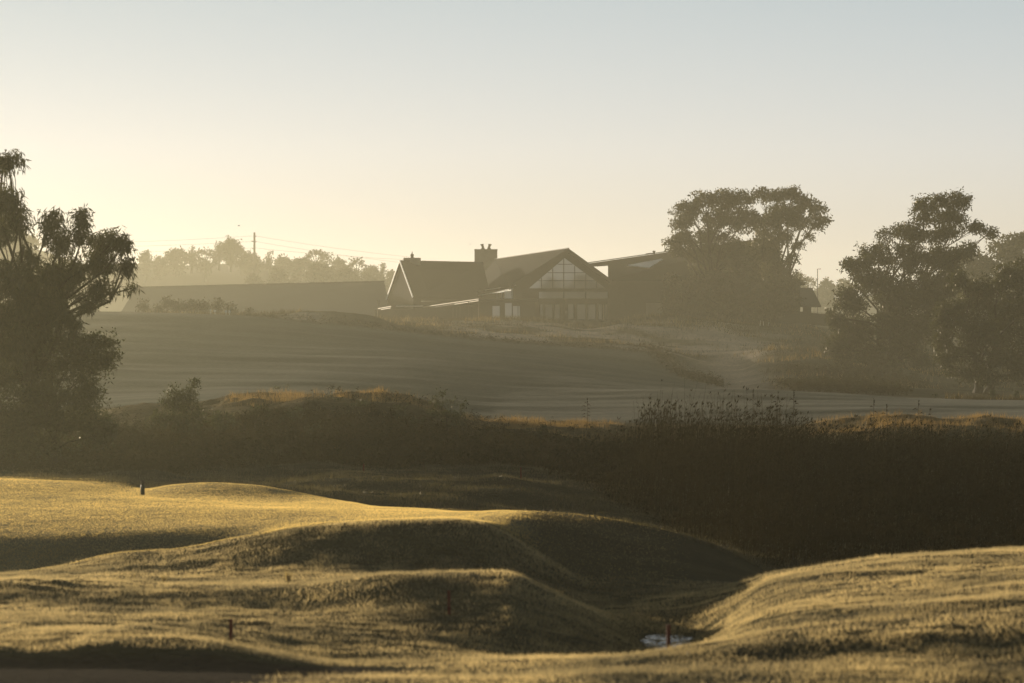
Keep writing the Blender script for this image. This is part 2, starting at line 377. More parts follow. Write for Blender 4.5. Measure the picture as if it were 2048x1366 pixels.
bunker = (1 - sstep(86.0, 86.9, DD)) * (1 - sstep(700, 960, PX + 120*fbm(Xg/.8, DD/.8, 71, 2)))
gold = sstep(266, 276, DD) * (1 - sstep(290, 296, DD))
nse = fbm(Xg / 6, DD / 6, 81, 4)[..., None]
alb = np.array([.080, .072, .036]) * (1 + .5 * nse)
alb = alb + fm[..., None] * (np.array([.118, .122, .084]) * (1 + .2 * nse) - alb)
alb = alb + sm[..., None] * (np.array([.50, .41, .32]) * (1 + .3 * nse) - alb)
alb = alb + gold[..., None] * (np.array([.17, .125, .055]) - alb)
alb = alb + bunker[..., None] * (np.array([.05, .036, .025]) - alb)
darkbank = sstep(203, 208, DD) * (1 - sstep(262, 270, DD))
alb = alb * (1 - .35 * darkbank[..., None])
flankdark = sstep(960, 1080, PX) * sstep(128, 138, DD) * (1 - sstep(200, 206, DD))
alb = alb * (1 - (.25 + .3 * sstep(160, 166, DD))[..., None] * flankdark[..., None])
rmask = np.clip(.75 - .7 * fm, 0, 1)

nr, nc = Zg.shape
verts = np.stack([Xg, DD, Zg], -1).reshape(-1, 3)
idx = np.arange(nr * nc).reshape(nr, nc)
quads = np.stack([idx[:-1, :-1], idx[:-1, 1:], idx[1:, 1:], idx[1:, :-1]], -1).reshape(-1)
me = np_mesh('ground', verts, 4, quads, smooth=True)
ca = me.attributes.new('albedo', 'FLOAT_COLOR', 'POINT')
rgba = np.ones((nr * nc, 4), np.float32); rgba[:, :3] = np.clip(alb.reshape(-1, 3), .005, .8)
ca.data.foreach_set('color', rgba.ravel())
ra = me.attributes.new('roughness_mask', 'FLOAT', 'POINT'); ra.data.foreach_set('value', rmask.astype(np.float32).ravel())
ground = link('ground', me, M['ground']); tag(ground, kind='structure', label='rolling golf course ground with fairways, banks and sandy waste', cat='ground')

def hz(px, D):
    """ground height under (px, D), vectorised bilinear"""
    px = np.atleast_1d(np.asarray(px, float)); D = np.atleast_1d(np.asarray(D, float))
    i = np.clip(np.searchsorted(Drows, D) - 1, 0, nr - 2); j = np.clip(np.searchsorted(cols, px) - 1, 0, nc - 2)
    t = (D - Drows[i]) / (Drows[i + 1] - Drows[i]); u = (px - cols[j]) / (cols[j + 1] - cols[j])
    return (Zg[i, j] * (1 - t) * (1 - u) + Zg[i + 1, j] * t * (1 - u) + Zg[i, j + 1] * (1 - t) * u + Zg[i + 1, j + 1] * t * u)
def G(px, D, dz=0.0):
    return Vector(((px - 1024) / FPX * D, D, float(hz(px, D)[0]) + dz))

# creek
zc = CAMZ - (1283 - HY) / FPX * 109 
mb = MB()
pts = [(1235, 99), (1300, 99), (1400, 99), (1425, 108), (1440, 118), (1440, 126), (1360, 130), (1270, 127), (1250, 118), (1235, 108)]
mb.poly([((p - 1024) / FPX * d, d, zc - .35) for p, d in pts])
tag(mb.build('creek_water', M['water']), 'small patch of pale creek water in the grassy gully', 'water', kind='structure')

# distant hills: height profile on far arcs
def hill(name, D0, D1, prof, label, amp):
    xs = [p[0] for p in prof]; ys = [p[1] for p in prof]
    c = np.arange(xs[0], xs[-1] + 1, 12.0); top = pchip(xs, ys, c)[:, 0]
    t = np.linspace(0, 1, 26); v = []
    Dm = (D0 + D1) / 2
    for q in t:
        D = D0 + (D1 - D0) * q * 1.6
        f = math.sin(min(q * 1.6, 1.6) / 1.6 * math.pi)
        z = 4 + (CAMZ - (top - HY) / FPX * Dm - 4) * f ** .8
        x = (c - 1024) / FPX * D
        v.append(np.stack([x, np.full_like(x, D), z + amp * fbm(x / 40, np.full_like(x, D / 40), 5, 3) * f], -1))
    v = np.array(v); n0, n1 = v.shape[:2]; ii = np.arange(n0 * n1).reshape(n0, n1)
    q = np.stack([ii[:-1, :-1], ii[:-1, 1:], ii[1:, 1:], ii[1:, :-1]], -1).reshape(-1)
    m = np_mesh(name, v.reshape(-1, 3), 4, q, smooth=True)
    o = link(name, m, M['hill']); tag(o, label, 'hill', kind='structure')
M['hill'] = solid('hill_cover', (.05, .05, .028), .95, 0, .4, .05)
hill('distant_hill', 790, 940, [(-700, 520), (-200, 480), (60, 500), (180, 530), (270, 527), (340, 525), (480, 522), (600, 538), (720, 556), (830, 566), (1000, 600), (1200, 622)], 'hazy wooded ridge behind the long shed roof', 2)
hill('distant_hill', 830, 990, [(1350, 618), (1560, 590), (1700, 592), (1850, 585), (2200, 570), (2700, 560)], 'pale far hill seen past the lamp post', 2)

# ------------------------------------------------------------------ leaves / trees
def leaf_mesh(name, C, length, width, droop, spread, tint, seed):
    """diamond leaves at centres C (n,3)"""
    r = np.random.default_rng(seed); n = len(C)
    d = r.normal(size=(n, 3)) * spread; d[:, 2] -= droop
    d /= np.linalg.norm(d, axis=1, keepdims=True) + 1e-9
    a = r.normal(size=(n, 3)); s = np.cross(d, a); s /= np.linalg.norm(s, axis=1, keepdims=True) + 1e-9
    l = (length * r.uniform(.6, 1.35, n))[:, None]; w = (width * r.uniform(.6, 1.3, n))[:, None]
    mid = C + d * l * .45
    v = np.stack([C, mid + s * w / 2, C + d * l, mid - s * w / 2], 1).reshape(-1, 3)
    return np_mesh(name, v, 4, np.arange(4 * n), tint=np.repeat(tint, 4))

def crown_points(clumps, D, per_m2, sub_r, seed, depth_jit=.5, flat=.8):
    """leaf centres + per-leaf tint + twig tips"""
    r = np.random.default_rng(seed); pts = []; tips = []; tint = []
    for (cx, cy, rx, ry) in clumps:
        R = np.array([S(rx, D), S((rx + ry) / 2, D), S(ry, D)])
        c = np.array(P(cx, cy, D)) + np.array([0, r.uniform(-depth_jit, depth_jit) * R[1] * 2.0, 0])
        area = R[0] * R[2] * math.pi
        ns = max(5, int(area / (sub_r ** 2) * 2.2))
        u = r.normal(size=(ns, 3)); u /= np.linalg.norm(u, axis=1, keepdims=True)
        q = c + u * (r.uniform(.12, 1.0, ns) ** .6)[:, None] * R * .88
        tips.append((c, q))
        nl = max(3, int(area * per_m2 / ns))
        for s in q:
            rad = sub_r * r.uniform(.5, 1.2)
            g = np.clip(r.normal(size=(nl, 3)), -1.5, 1.5) * rad * np.array([.62, .62, .62 * flat])
            pts.append(s + g)
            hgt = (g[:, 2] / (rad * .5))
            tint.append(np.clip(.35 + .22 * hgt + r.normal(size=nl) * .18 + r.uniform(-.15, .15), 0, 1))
    return np.concatenate(pts), np.concatenate(tint), tips

def r0_(k): return (-1, .2, 1)[k % 3]
def tree(name, label, base, D, clumps, mat='gum', per_m2=60, sub_r=.8, leaf=(.35, .12), droop=.8, spread=1.0,
         trunk_r=.35, fork=.45, twigs=3, seed=1, group=None, bark='bark', cat='tree', depth_jit=.5, lean=0.0, trunks=1):
    bx, D0 = base
    b = G(bx, D0, -.15)
    root = empty(name, b, label, cat, group)
    C, T, tips = crown_points(clumps, D, per_m2, sub_r, seed, depth_jit)
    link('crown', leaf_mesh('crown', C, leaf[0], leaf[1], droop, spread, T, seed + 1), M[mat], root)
    r = random.Random(seed)
    cz = [t[0][2] for t in tips]; ctr = Vector(np.mean([t[0] for t in tips], axis=0).tolist())
    top = max(cz); mb = MB()
    for k in range(trunks):
        off = (k - (trunks - 1) / 2) * trunk_r * 3
        kb = b + Vector((off, 0, 0))
        H = (top - b.z) * fork
        pts = []; rad = []
        for i in range(6):
            t = i / 5
            p = kb.lerp(Vector((ctr.x * .55 + kb.x * .45 + off, ctr.y, b.z + H)), t)
            p.z = b.z + H * t
            p.x += math.sin(t * 5 + seed) * trunk_r * .8 + lean * t * H * .2
            pts.append(p); rad.append(trunk_r * (1.25 - .55 * t) * (1.25 if i == 0 else 1))
        mb.tube(pts, rad, 8)
        for (c, q) in tips[k::trunks]:
            c = Vector(c.tolist()); 
            j = r.choice([3, 4, 5]); a = pts[j]
            if c.z < a.z: j = max(1, min(j, int(5 * max(0, (c.z - b.z)) / max(H, .1) * .7))); a = pts[j]
            ml = (c - a).length
            m1 = a.lerp(c, .35) + Vector((r.uniform(-.1, .1), r.uniform(-.1, .1), r.uniform(.02, .12))) * ml
            m2 = a.lerp(c, .7) + Vector((r.uniform(-.08, .08), r.uniform(-.1, .1), r.uniform(.0, .10))) * ml
            r0 = rad[j] * .5
            mb.tube([a, m1, m2, c], [r0, r0 * .7, r0 * .45, r0 * .25], 5, False)
            for s in q[:twigs * 3]:
                s = Vector(s.tolist()); st = r.choice([m2, c, c])
                mm = st.lerp(s, .5) + Vector((r.uniform(-.1, .1), 0, r.uniform(-.05, .15))) * (s - st).length
                mb.tube([st, mm, s], [r0 * .22, r0 * .14, r0 * .06], 4, False)
    mb.build('trunk', M[bark], root, smooth=True)
    return root

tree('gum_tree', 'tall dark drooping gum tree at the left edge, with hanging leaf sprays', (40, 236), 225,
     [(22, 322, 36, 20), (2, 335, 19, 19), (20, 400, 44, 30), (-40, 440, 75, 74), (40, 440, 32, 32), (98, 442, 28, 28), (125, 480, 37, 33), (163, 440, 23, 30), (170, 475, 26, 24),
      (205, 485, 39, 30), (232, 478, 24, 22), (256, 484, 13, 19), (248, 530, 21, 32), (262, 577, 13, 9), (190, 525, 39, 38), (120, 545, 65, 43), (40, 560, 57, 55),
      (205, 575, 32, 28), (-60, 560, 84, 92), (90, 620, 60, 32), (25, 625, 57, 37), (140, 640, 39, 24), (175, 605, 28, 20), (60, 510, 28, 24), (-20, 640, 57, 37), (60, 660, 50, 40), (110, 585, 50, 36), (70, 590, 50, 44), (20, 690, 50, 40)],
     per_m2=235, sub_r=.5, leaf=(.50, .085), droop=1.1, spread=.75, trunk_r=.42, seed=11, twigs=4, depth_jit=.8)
tree('leafy_shrub', 'big rounded dark shrub growing beneath the left drooping gum tree', (110, 229), 229,
     [(150, 700, 78, 42), (60, 750, 90, 56), (170, 740, 58, 46), (205, 690, 34, 30), (215, 715, 26, 24), (100, 800, 110, 50), (0, 735, 40, 44), (-60, 790, 80, 80), (170, 800, 50, 40), (40, 840, 120, 40), (150, 845, 80, 34), (60, 890, 110, 30), (200, 870, 50, 30), (-40, 880, 60, 40), (20, 690, 50, 40), (90, 670, 50, 36)],
     mat='shrub', per_m2=230, sub_r=.6, leaf=(.28, .11), droop=.2, trunk_r=.16, fork=.4, seed=12, cat='shrub', depth_jit=.6)
tree('leafy_shrub', 'pointed dark shrub with upright tips right of the big left shrub', (365, 252), 252,
     [(385, 775, 14, 20), (378, 792, 18, 20), (352, 790, 22, 20), (335, 803, 18, 16), (365, 812, 40, 28), (395, 830, 20, 26), (330, 842, 40, 28), (370, 850, 46, 26)],
     mat='shrub', per_m2=190, sub_r=.34, leaf=(.26, .08), droop=-.8, trunk_r=.07, fork=.4, seed=13, cat='shrub', depth_jit=.4)
tree('young_sapling', 'small open sapling with curved leaf sprays on the dark bank', (893, 266), 266,
     [(884, 786, 9, 8), (866, 796, 9, 8), (878, 806, 15, 10), (902, 806, 10, 8), (872, 828, 18, 14), (896, 830, 18, 13), (925, 808, 8, 12), (918, 830, 14, 15), (905, 848, 20, 12), (925, 850, 10, 12)],
     mat='shrub', per_m2=150, sub_r=.3, leaf=(.30, .07), droop=.5, trunk_r=.05, fork=.5, seed=14, cat='tree', depth_jit=.4)

for k, (px, py, rx, ry, D, lb) in enumerate([
        (448, 842, 34, 22, 262, 'low dark bush just right of the pointed shrub'), (520, 828, 30, 16, 270, 'flat dark bush under the straw grass at the left of the bank'),
        (588, 836, 26, 22, 266, 'round dark bush left of the middle of the straw covered bank'), (668, 806, 20, 12, 276, 'small bush poking through the straw at the top of the bank'),
        (722, 822, 40, 20, 272, 'wide dark bush below the highest straw grass'), (790, 836, 30, 20, 268, 'dark bush left of the young sapling'),
        (838, 852, 26, 18, 264, 'low bush at the left foot of the young sapling'), (975, 884, 30, 14, 264, 'low spreading bush right of the young sapling'),
        (1085, 868, 14, 18, 268, 'upright spiky bush right of the yellow green tussock'), (1125, 880, 22, 12, 266, 'low bush between the spiky bush and the reeds'),
        (640, 868, 44, 18, 258, 'broad low bush in the dark face of the bank'), (900, 886, 40, 14, 260, 'broad low bush in front of the young sapling')]):
    tree('scrub_bush', lb, (px, D), D, [(px, py, rx, ry), (px + rx * .5, py + ry * .6, rx * .7, ry * .7), (px - rx * .5, py + ry * .6, rx * .7, ry * .8), (px + r0_(k) * rx * .4, py - ry * .5, rx * .45, ry * .6)],
         mat='shrub', per_m2=170, sub_r=.3, leaf=(.26, .07), droop=-.7 if k % 3 else .3, trunk_r=.05, fork=.4, seed=900 + k, cat='bush', group='bushes on the dark bank', depth_jit=.4)

# the two trees by the clubhouse and the bush before them
tree('gum_tree', 'broad crowned gum tree right beside the clubhouse wall, airy left limb', (1438, 507), 508,
     [(1376, 420, 34, 22), (1410, 402, 34, 20), (1446, 398, 38, 20), (1364, 446, 26, 18), (1482, 398, 36, 18), (1440, 436, 50, 26), (1490, 440, 40, 30), (1352, 485, 24, 20), (1372, 478, 22, 16),
      (1404, 500, 46, 36), (1460, 500, 50, 44), (1420, 470, 26, 18), (1480, 540, 44, 40), (1420, 550, 50, 40), (1350, 500, 18, 14)],
     mat='gum_far', per_m2=100, sub_r=.85, leaf=(.5, .22), droop=.3, trunk_r=.5, seed=21, fork=.42, bark='bark')
tree('gum_tree', 'gum tree with bare forked limbs under its right side, behind the clubhouse bush', (1538, 512), 512,
     [(1522, 388, 22, 12), (1558, 392, 36, 18), (1584, 386, 20, 12), (1604, 402, 28, 18), (1632, 420, 24, 16), (1648, 440, 14, 14), (1628, 448, 20, 12), (1570, 424, 44, 24), (1540, 450, 36, 30), (1592, 446, 26, 18),
      (1620, 472, 12, 7), (1532, 500, 40, 40), (1566, 476, 22, 16), (1596, 488, 14, 9), (1584, 516, 12, 9), (1552, 545, 36, 36), (1582, 560, 16, 18), (1598, 566, 12, 9)],
     mat='gum_far', per_m2=100, sub_r=.8, leaf=(.5, .22), droop=.3, trunk_r=.42, seed=22, fork=.4, trunks=2)
tree('bushy_tree', 'low dense bushy tree filling the space under the clubhouse gums', (1446, 500), 500,
     [(1440, 575, 44, 40), (1390, 590, 44, 44), (1490, 590, 56, 44), (1350, 580, 24, 40), (1545, 590, 44, 36), (1575, 605, 30, 24), (1420, 612, 60, 22), (1510, 622, 60, 20), (1345, 615, 24, 22)],
     mat='gum_far', per_m2=90, sub_r=.8, leaf=(.5, .2), droop=.6, trunk_r=.35, seed=23, fork=.3, trunks=2)

# right hand trees
tree('gum_tree', 'tall irregular gum tree with a leaning open top, right of the lamp post', (1746, 432), 428,
     [(1892, 398, 40, 17), (1928, 402, 20, 18), (1846, 408, 30, 15), (1900, 430, 46, 22), (1846, 436, 24, 16), (1952, 456, 28, 14), (1978, 464, 14, 12), (1886, 466, 44, 24), (1810, 462, 32, 18), (1770, 470, 18, 10),
      (1834, 470, 30, 20), (1760, 506, 42, 24), (1702, 528, 26, 12), (1726, 522, 26, 16), (1820, 516, 54, 34), (1880, 516, 36, 28), (1750, 560, 52, 42), (1700, 600, 40, 36), (1668, 640, 18, 28), (1716, 660, 52, 44),
      (1800, 590, 60, 44), (1790, 650, 62, 46), (1860, 580, 44, 44), (1850, 650, 40, 44), (1810, 694, 40, 24), (1740, 700, 36, 22), (1700, 680, 30, 24), (1905, 515, 34, 28), (1935, 500, 24, 16), (1900, 560, 40, 34), (1880, 610, 40, 40), (1670, 690, 22, 26), (1690, 715, 28, 18), (1770, 725, 40, 16), (1840, 720, 30, 16)],
     mat='gum', per_m2=150, sub_r=.85, leaf=(.46, .17), droop=.7, trunk_r=.45, seed=31, fork=.35, trunks=2)
tree('gum_tree', 'wide weeping gum tree cut by the right edge of the view', (1962, 396), 392,
     [(2012, 556, 44, 28), (2060, 540, 40, 30), (1960, 590, 52, 38), (2040, 600, 70, 50), (1908, 628, 38, 34), (1892, 662, 26, 30), (1950, 660, 60, 46), (2030, 670, 70, 50), (1930, 704, 34, 20), (2000, 716, 40, 22), (2060, 720, 50, 30), (1890, 690, 22, 22), (1964, 740, 16, 20), (2110, 640, 60, 80), (1915, 560, 24, 20), (1895, 715, 24, 16), (2035, 745, 36, 18), (1880, 640, 20, 30), (2000, 630, 40, 40), (1935, 745, 22, 16), (1985, 752, 26, 14), (1905, 735, 16, 14)],
     mat='gum', per_m2=150, sub_r=.8, leaf=(.44, .16), droop=.8, trunk_r=.42, seed=32, fork=.32, trunks=2)
for k, (cl, lb) in enumerate([
        ([(1950, 520, 44, 24), (1930, 550, 46, 34), (1975, 545, 40, 36), (1940, 600, 50, 50)], 'hazy round tree behind the gap between the two right gums'),
        ([(2010, 492, 36, 18), (2046, 480, 40, 18), (2030, 520, 60, 34), (2090, 500, 60, 50), (2030, 570, 60, 40)], 'tall hazy tree rising behind the weeping gum at the right edge')]):
    tree('background_tree', lb, (1950 + 90 * k, 560), 560, cl, mat='gum_far', per_m2=34, sub_r=1.2, leaf=(.7, .4), droop=.2, trunk_r=.4, seed=41 + k, fork=.4)
tree('background_tree', 'hazy tall tree on the hillside behind the left drooping gum', (30, 700), 700,
     [(20, 470, 40, 30), (60, 490, 30, 26), (-20, 480, 60, 40), (30, 530, 60, 50)], mat='gum_far', per_m2=30, sub_r=1.4, leaf=(.8, .45), droop=.1, trunk_r=.4, seed=44)

# ridge trees
def ridge_tree(px, top, hw, kind, label, D, seed, hgt=46):
    base_py = top + hgt
    r = random.Random(seed)
    b = P(px, base_py, D)
    root = empty('ridge_tree', b, label, 'tree', 'hazy trees along the far ridge')
    cl = []
    if kind == 'cone':
        for i in range(6):
            t = i / 5
            cl.append((px + r.uniform(-1, 1), top + 3 + t * hgt * .75, 2 + hw * t * .9, 5))
    elif kind == 'arch':
        for i in range(9):
            a = math.pi * (1.05 - i / 8 * 1.1)
            cl.append((px + math.cos(a) * hw * .85, top + 6 + (1 - math.sin(a)) * hgt * .45, hw * .28, 5))
        cl.append((px, top + hgt * .7, hw * .8, hgt * .3))
    else:
        n = 5 + int(hw / 6)
        for i in range(n):
            x = (i / (n - 1) * 2 - 1); 
            cl.append((px + x * hw * .75, top + 8 + (x * x) * hgt * .30 + r.uniform(-2, 4), hw * .36, 8))
        cl.append((px, top + hgt * .5, hw * .85, hgt * .33)); cl.append((px, top + hgt * .8, hw * .9, hgt * .25))
    C, T, tips = crown_points(cl, D, 34, .8, seed, .4)
    link('crown', leaf_mesh('crown', C, .72, .4, .1, 1, T, seed), M['ridge'], root)
    mb = MB(); c = P(px, top + hgt * .45, D)
    mb.tube([b - Vector((0, 0, 2)), b.lerp(c, .5) + Vector((.3, 0, 0)), c], [.35, .28, .15], 5)
    for (cc, q) in tips[:6]:
        mb.tube([b.lerp(c, .5), Vector(cc.tolist())], [.16, .06], 4, False)
    mb.build('trunk', M['bark'], root)
ridge = [(250, 522, 22, 'round', 'low hazy tree just right of the drooping gum sprays'),
         (291, 499, 12, 'round', 'small lone round tree at the left start of the ridge'),
         (318, 510, 16, 'round', 'thin see-through tree between the lone round tree and broad crown'),
         (352, 496, 26, 'round', 'broad round crown left of the small cone tree'),
         (383, 492, 15, 'cone', 'small cone shaped tree between two round crowns'),
         (410, 497, 24, 'arch', 'arched crown with gaps left of the highest spiky tree'),
         (437, 485, 10, 'cone', 'slender spire at the left of the highest spiky tree'),
         (461, 478, 28, 'round', 'highest dense tree left of the power pole'),
         (458, 474, 8, 'cone', 'spiky tip rising from the highest dense tree'),
         (500, 504, 28, 'round', 'rounded tree at the foot of the power pole'),
         (538, 502, 11, 'cone', 'lone small conifer right of the power pole'),
         (566, 510, 20, 'round', 'low twin crown right of the lone conifer'),
         (600, 513, 24, 'round', 'low wide crown left of the arched crown'),
         (632, 498, 20, 'arch', 'tall arched crown with a sky gap'),
         (652, 505, 14, 'arch', 'drooping right shoulder of the tall arched crown'),
         (680, 514, 18, 'round', 'small dark crown right of the drooping shoulder'),
         (713, 517, 22, 'arch', 'airy arched tree midway along the lower right of the ridge'),
         (745, 532, 18, 'round', 'low crown left of the palm like tree'),
         (765, 526, 5, 'cone', 'tiny palm like tree left of the white gable'),
         (785, 537, 16, 'round', 'last low crown before the white gable'),
         (912, 521, 5, 'round', 'small treetop showing over the slate ridge')]
for k, (px, top, hw, kd, lb) in enumerate(ridge):
    ridge_tree(px, top, hw, kd, lb, 840 + (k % 4) * 6, 100 + k, 50 if kd != 'cone' else 40)
low = [(508, 548, 20, 'round', 'hazy low tree above the middle of the long shed roof'),
       (556, 536, 18, 'round', 'taller hazy tree behind the middle of the long shed roof'),
       (590, 552, 16, 'round', 'small hazy tree between the two taller ones over the shed'),
       (640, 526, 30, 'round', 'wide hazy tree on the slope below the arched crown'),
       (690, 535, 28, 'round', 'hazy tree on the slope over the shed right half'),
       (735, 548, 26, 'round', 'hazy low tree over the right end of the shed')]
for k, (px, top, hw, kd, lb) in enumerate(low):
    ridge_tree(px, top, hw, kd, lb, 740 + 5 * k, 140 + k, 56)
right = [(1598, 545, 16, 'round', 'hazy tree left of the lamp post top, over the pavilion'),
         (1618, 552, 14, 'arch', 'arched hazy tree close beside the lamp post'),
         (1655, 558, 22, 'round', 'low hazy tree right of the lamp post'),
         (1688, 556, 18, 'round', 'hazy tree half behind the tall irregular gum'),
         (1640, 575, 26, 'round', 'pale bush like tree behind the lamp post')]
for k, (px, top, hw, kd, lb) in enumerate(right):
    ridge_tree(px, top, hw, kd, lb, 800 + 5 * k, 160 + k, 60)

# scrub on the crest before the shed
crest = [(287, 608, 13, 9, 'small upright shrub at the left end of the crest scrub'), (318, 612, 12, 7, 'low shrub between the upright shrub and the pale grass'),
         (334, 600, 10, 8, 'tallest knobbly shrub in the crest scrub'), (352, 608, 22, 9, 'wide shrub right of the knobbly one'), (385, 607, 20, 10, 'dense shrub in the middle of the crest scrub'),
         (408, 609, 14, 9, 'rounded shrub left of the white tee markers'), (436, 606, 14, 12, 'leafy shrub standing above the white tee markers'), (462, 613, 12, 8, 'last small shrub right of the white tee markers'), (495, 622, 16, 5, 'flat ground shrub at the right end of the crest')]
for k, (px, py, rx, ry, lb) in enumerate(crest):
    tree('crest_shrub', lb, (px, 452), 452, [(px, py, rx, ry), (px + 4, py + 8, rx, ry * .8), (px - 5, py + 9, rx, ry * .8)], mat='ridge', per_m2=110, sub_r=.42, leaf=(.34, .14), droop=-.3,
         trunk_r=.08, seed=60 + k, cat='shrub', group='scrub on the crest before the shed', depth_jit=.4)
for k, (px, py, rx, ry, D, lb) in enumerate([(1985, 786, 8, 9, 357, 'small round dark bush beside the right fairway edge'), (2033, 787, 7, 8, 358, 'second smaller round bush nearest the right edge'), (1870, 790, 4, 2.5, 358, 'tiny dark tussock on the right fairway edge')]):
    tree('round_bush', lb, (px, D), D, [(px, py, rx, ry), (px, py, rx * .8, ry * .8)], mat='shrub', per_m2=260, sub_r=.22, leaf=(.2, .1), droop=0, trunk_r=.05, seed=80 + k, cat='bush', depth_jit=.2, fork=.3)
tree('grass_bush', 'spiky yellow green tussock bush on the lit bank', (1040, 280), 280, [(1040, 848, 24, 10), (1042, 858, 32, 10)], mat='dry', per_m2=170, sub_r=.3, leaf=(.5, .03), droop=-1.2, spread=.8, trunk_r=.03, seed=90, cat='bush', depth_jit=.3, fork=.3)
for k, (px, py, rx, ry, lb) in enumerate([(555, 776, 9, 2.2, 'low wide dark clump on the fairway'), (574, 773, 5, 2.5, 'small dark clump right of the wide one')]):
    tree('weed_clump', lb, (px, 332), 332, [(px, py, rx, ry), (px + 1, py, rx * .7, ry)], mat='shrub', per_m2=200, sub_r=.12, leaf=(.2, .07), droop=-.4, trunk_r=.03, seed=95 + k, cat='plant', depth_jit=.2, fork=.3)

# ------------------------------------------------------------------ grasses
def blades(name, label, px0, px1, D0, D1, n, h, w, mat, keep=None, lean=.35, seed=1, hvar=None, cat='grass', tmul=1.0, facing=.8, tuft=1.0):
    r = np.random.default_rng(seed)
    D = np.sqrt(r.uniform(D0 ** 2, D1 ** 2, n)); px = r.uniform(px0, px1, n)
    X = (px - 1024) / FPX * D
    k = np.ones(n)
    if keep is not None: k = keep(px, D, X)
    sel = r.uniform(size=n) < k
    px, D, X, k = px[sel], D[sel], X[sel], k[sel]; n = len(px)
    z = hz(px, D) - .02
    base = np.stack([X, D, z], -1)
    clump = fbm(X / .9, D / .9, seed + 3, 2)
    hh = h * r.uniform(.5, 1.2, n) * (1 + tuft * clump)
    if hvar is not None: hh = hh * hvar(px, D, X)
    hh = np.maximum(hh, .012)
    yaw = r.uniform(0, math.pi, n) if facing is None else r.normal(size=n) * facing + .66
    s = np.stack([np.cos(yaw), np.sin(yaw), np.zeros(n)], -1) * (w / 2)
    ln = r.normal(size=(n, 2)) * lean
    tip = base + np.stack([ln[:, 0] * hh, ln[:, 1] * hh, hh], -1)
    v = np.stack([base - s, base + s, tip], 1).reshape(-1, 3)
    t = np.clip(.42 + .7 * fbm(X / 3, D / 3, seed + 9, 3) + r.normal(size=n) * .16, 0, 1) * tmul
    me = np_mesh(name, v, 3, np.arange(3 * n), tint=np.repeat(t, 3))
    o = link(name, me, M[mat]); tag(o, label, cat, kind='stuff')
    return o
def k_rough(px, D, X):
    water = (px > 1230) & (px < 1430) & (D > 97) & (D < 130) & (hz(px, D) < zc - .31)
    bunk = (D < 87) & (px + 120 * fbm(X / .8, D / .8, 23, 2) < 900 - 60 * (87 - D))
    return np.where(bunk, 0, np.where(water, .9 * (fbm(X / .6, D / 2.2, 19, 2) > -.06), 1.0)) * (.35 + .65 * np.clip(.5 + 2 * fbm(X / 2, D / 2, 15, 3), 0, 1))
blades('rough_grass', 'dewy tufted rough grass over the foreground mounds and banks', -160, 2220, 77.5, 136, 440000, .13, .020, 'rough_blade', k_rough, .45, 201, facing=.45)
def k_turf(px, D, X):
    return (1 - sstep(980, 1100, px) * .85) * (1 - sstep(1280, 1400, px))
blades('fairway_turf', 'short golden lit turf on the low plateau and dark mound flank', -160, 1650, 136, 204, 700000, .05, .024, 'turf_blade', k_turf, .25, 202, facing=.2, tuft=.3)
def k_bank(px, D, X):
    return (.25 + .75 * sstep(-.25, .15, fbm(X / 4, D / 4, 86, 3))) * np.where(D < 200, sstep(1200, 1330, px), 1)
blades('bank_grass', 'dull tufted grass on the far bank of the gully', -260, 2300, 158, 262, 330000, .28, .035, 'bank', k_bank, .5, 203, hvar=lambda px, D, X: .5 + 1.6 * np.clip(fbm(X / 3, D / 3, 87, 3) + .1, 0, 1))

for k, (px, D, hpx, lb) in enumerate([(577, 117, 32, 'tall spiky weed standing alone on the shaded rough mound'), (327, 121, 22, 'small pale weed tuft left of the spiky weed'), (268, 124, 10, 'tiny pale weed at the left of the rough mound'), (972, 199, 14, 'pale seed stalk at the far edge of the golden turf')]):
    b = G(px, D, -.02); r = random.Random(700 + k); root = empty('weed_tuft', b, lb, 'weed'); H = S(hpx, D)
    mb = MB()
    for i in range(14):
        t = b + Vector((r.uniform(-.5, .5) * H * .7, r.uniform(-.3, .3) * H, H * r.uniform(.55, 1.05))); m1 = b.lerp(t, .5) + Vector((0, 0, .12 * H)); q = Vector((.022, .008, 0))
        mb.poly([b - q * .6, b + q * .6, m1 + q, t, m1 - q])
    mb.build('foliage', M['straw'], root)
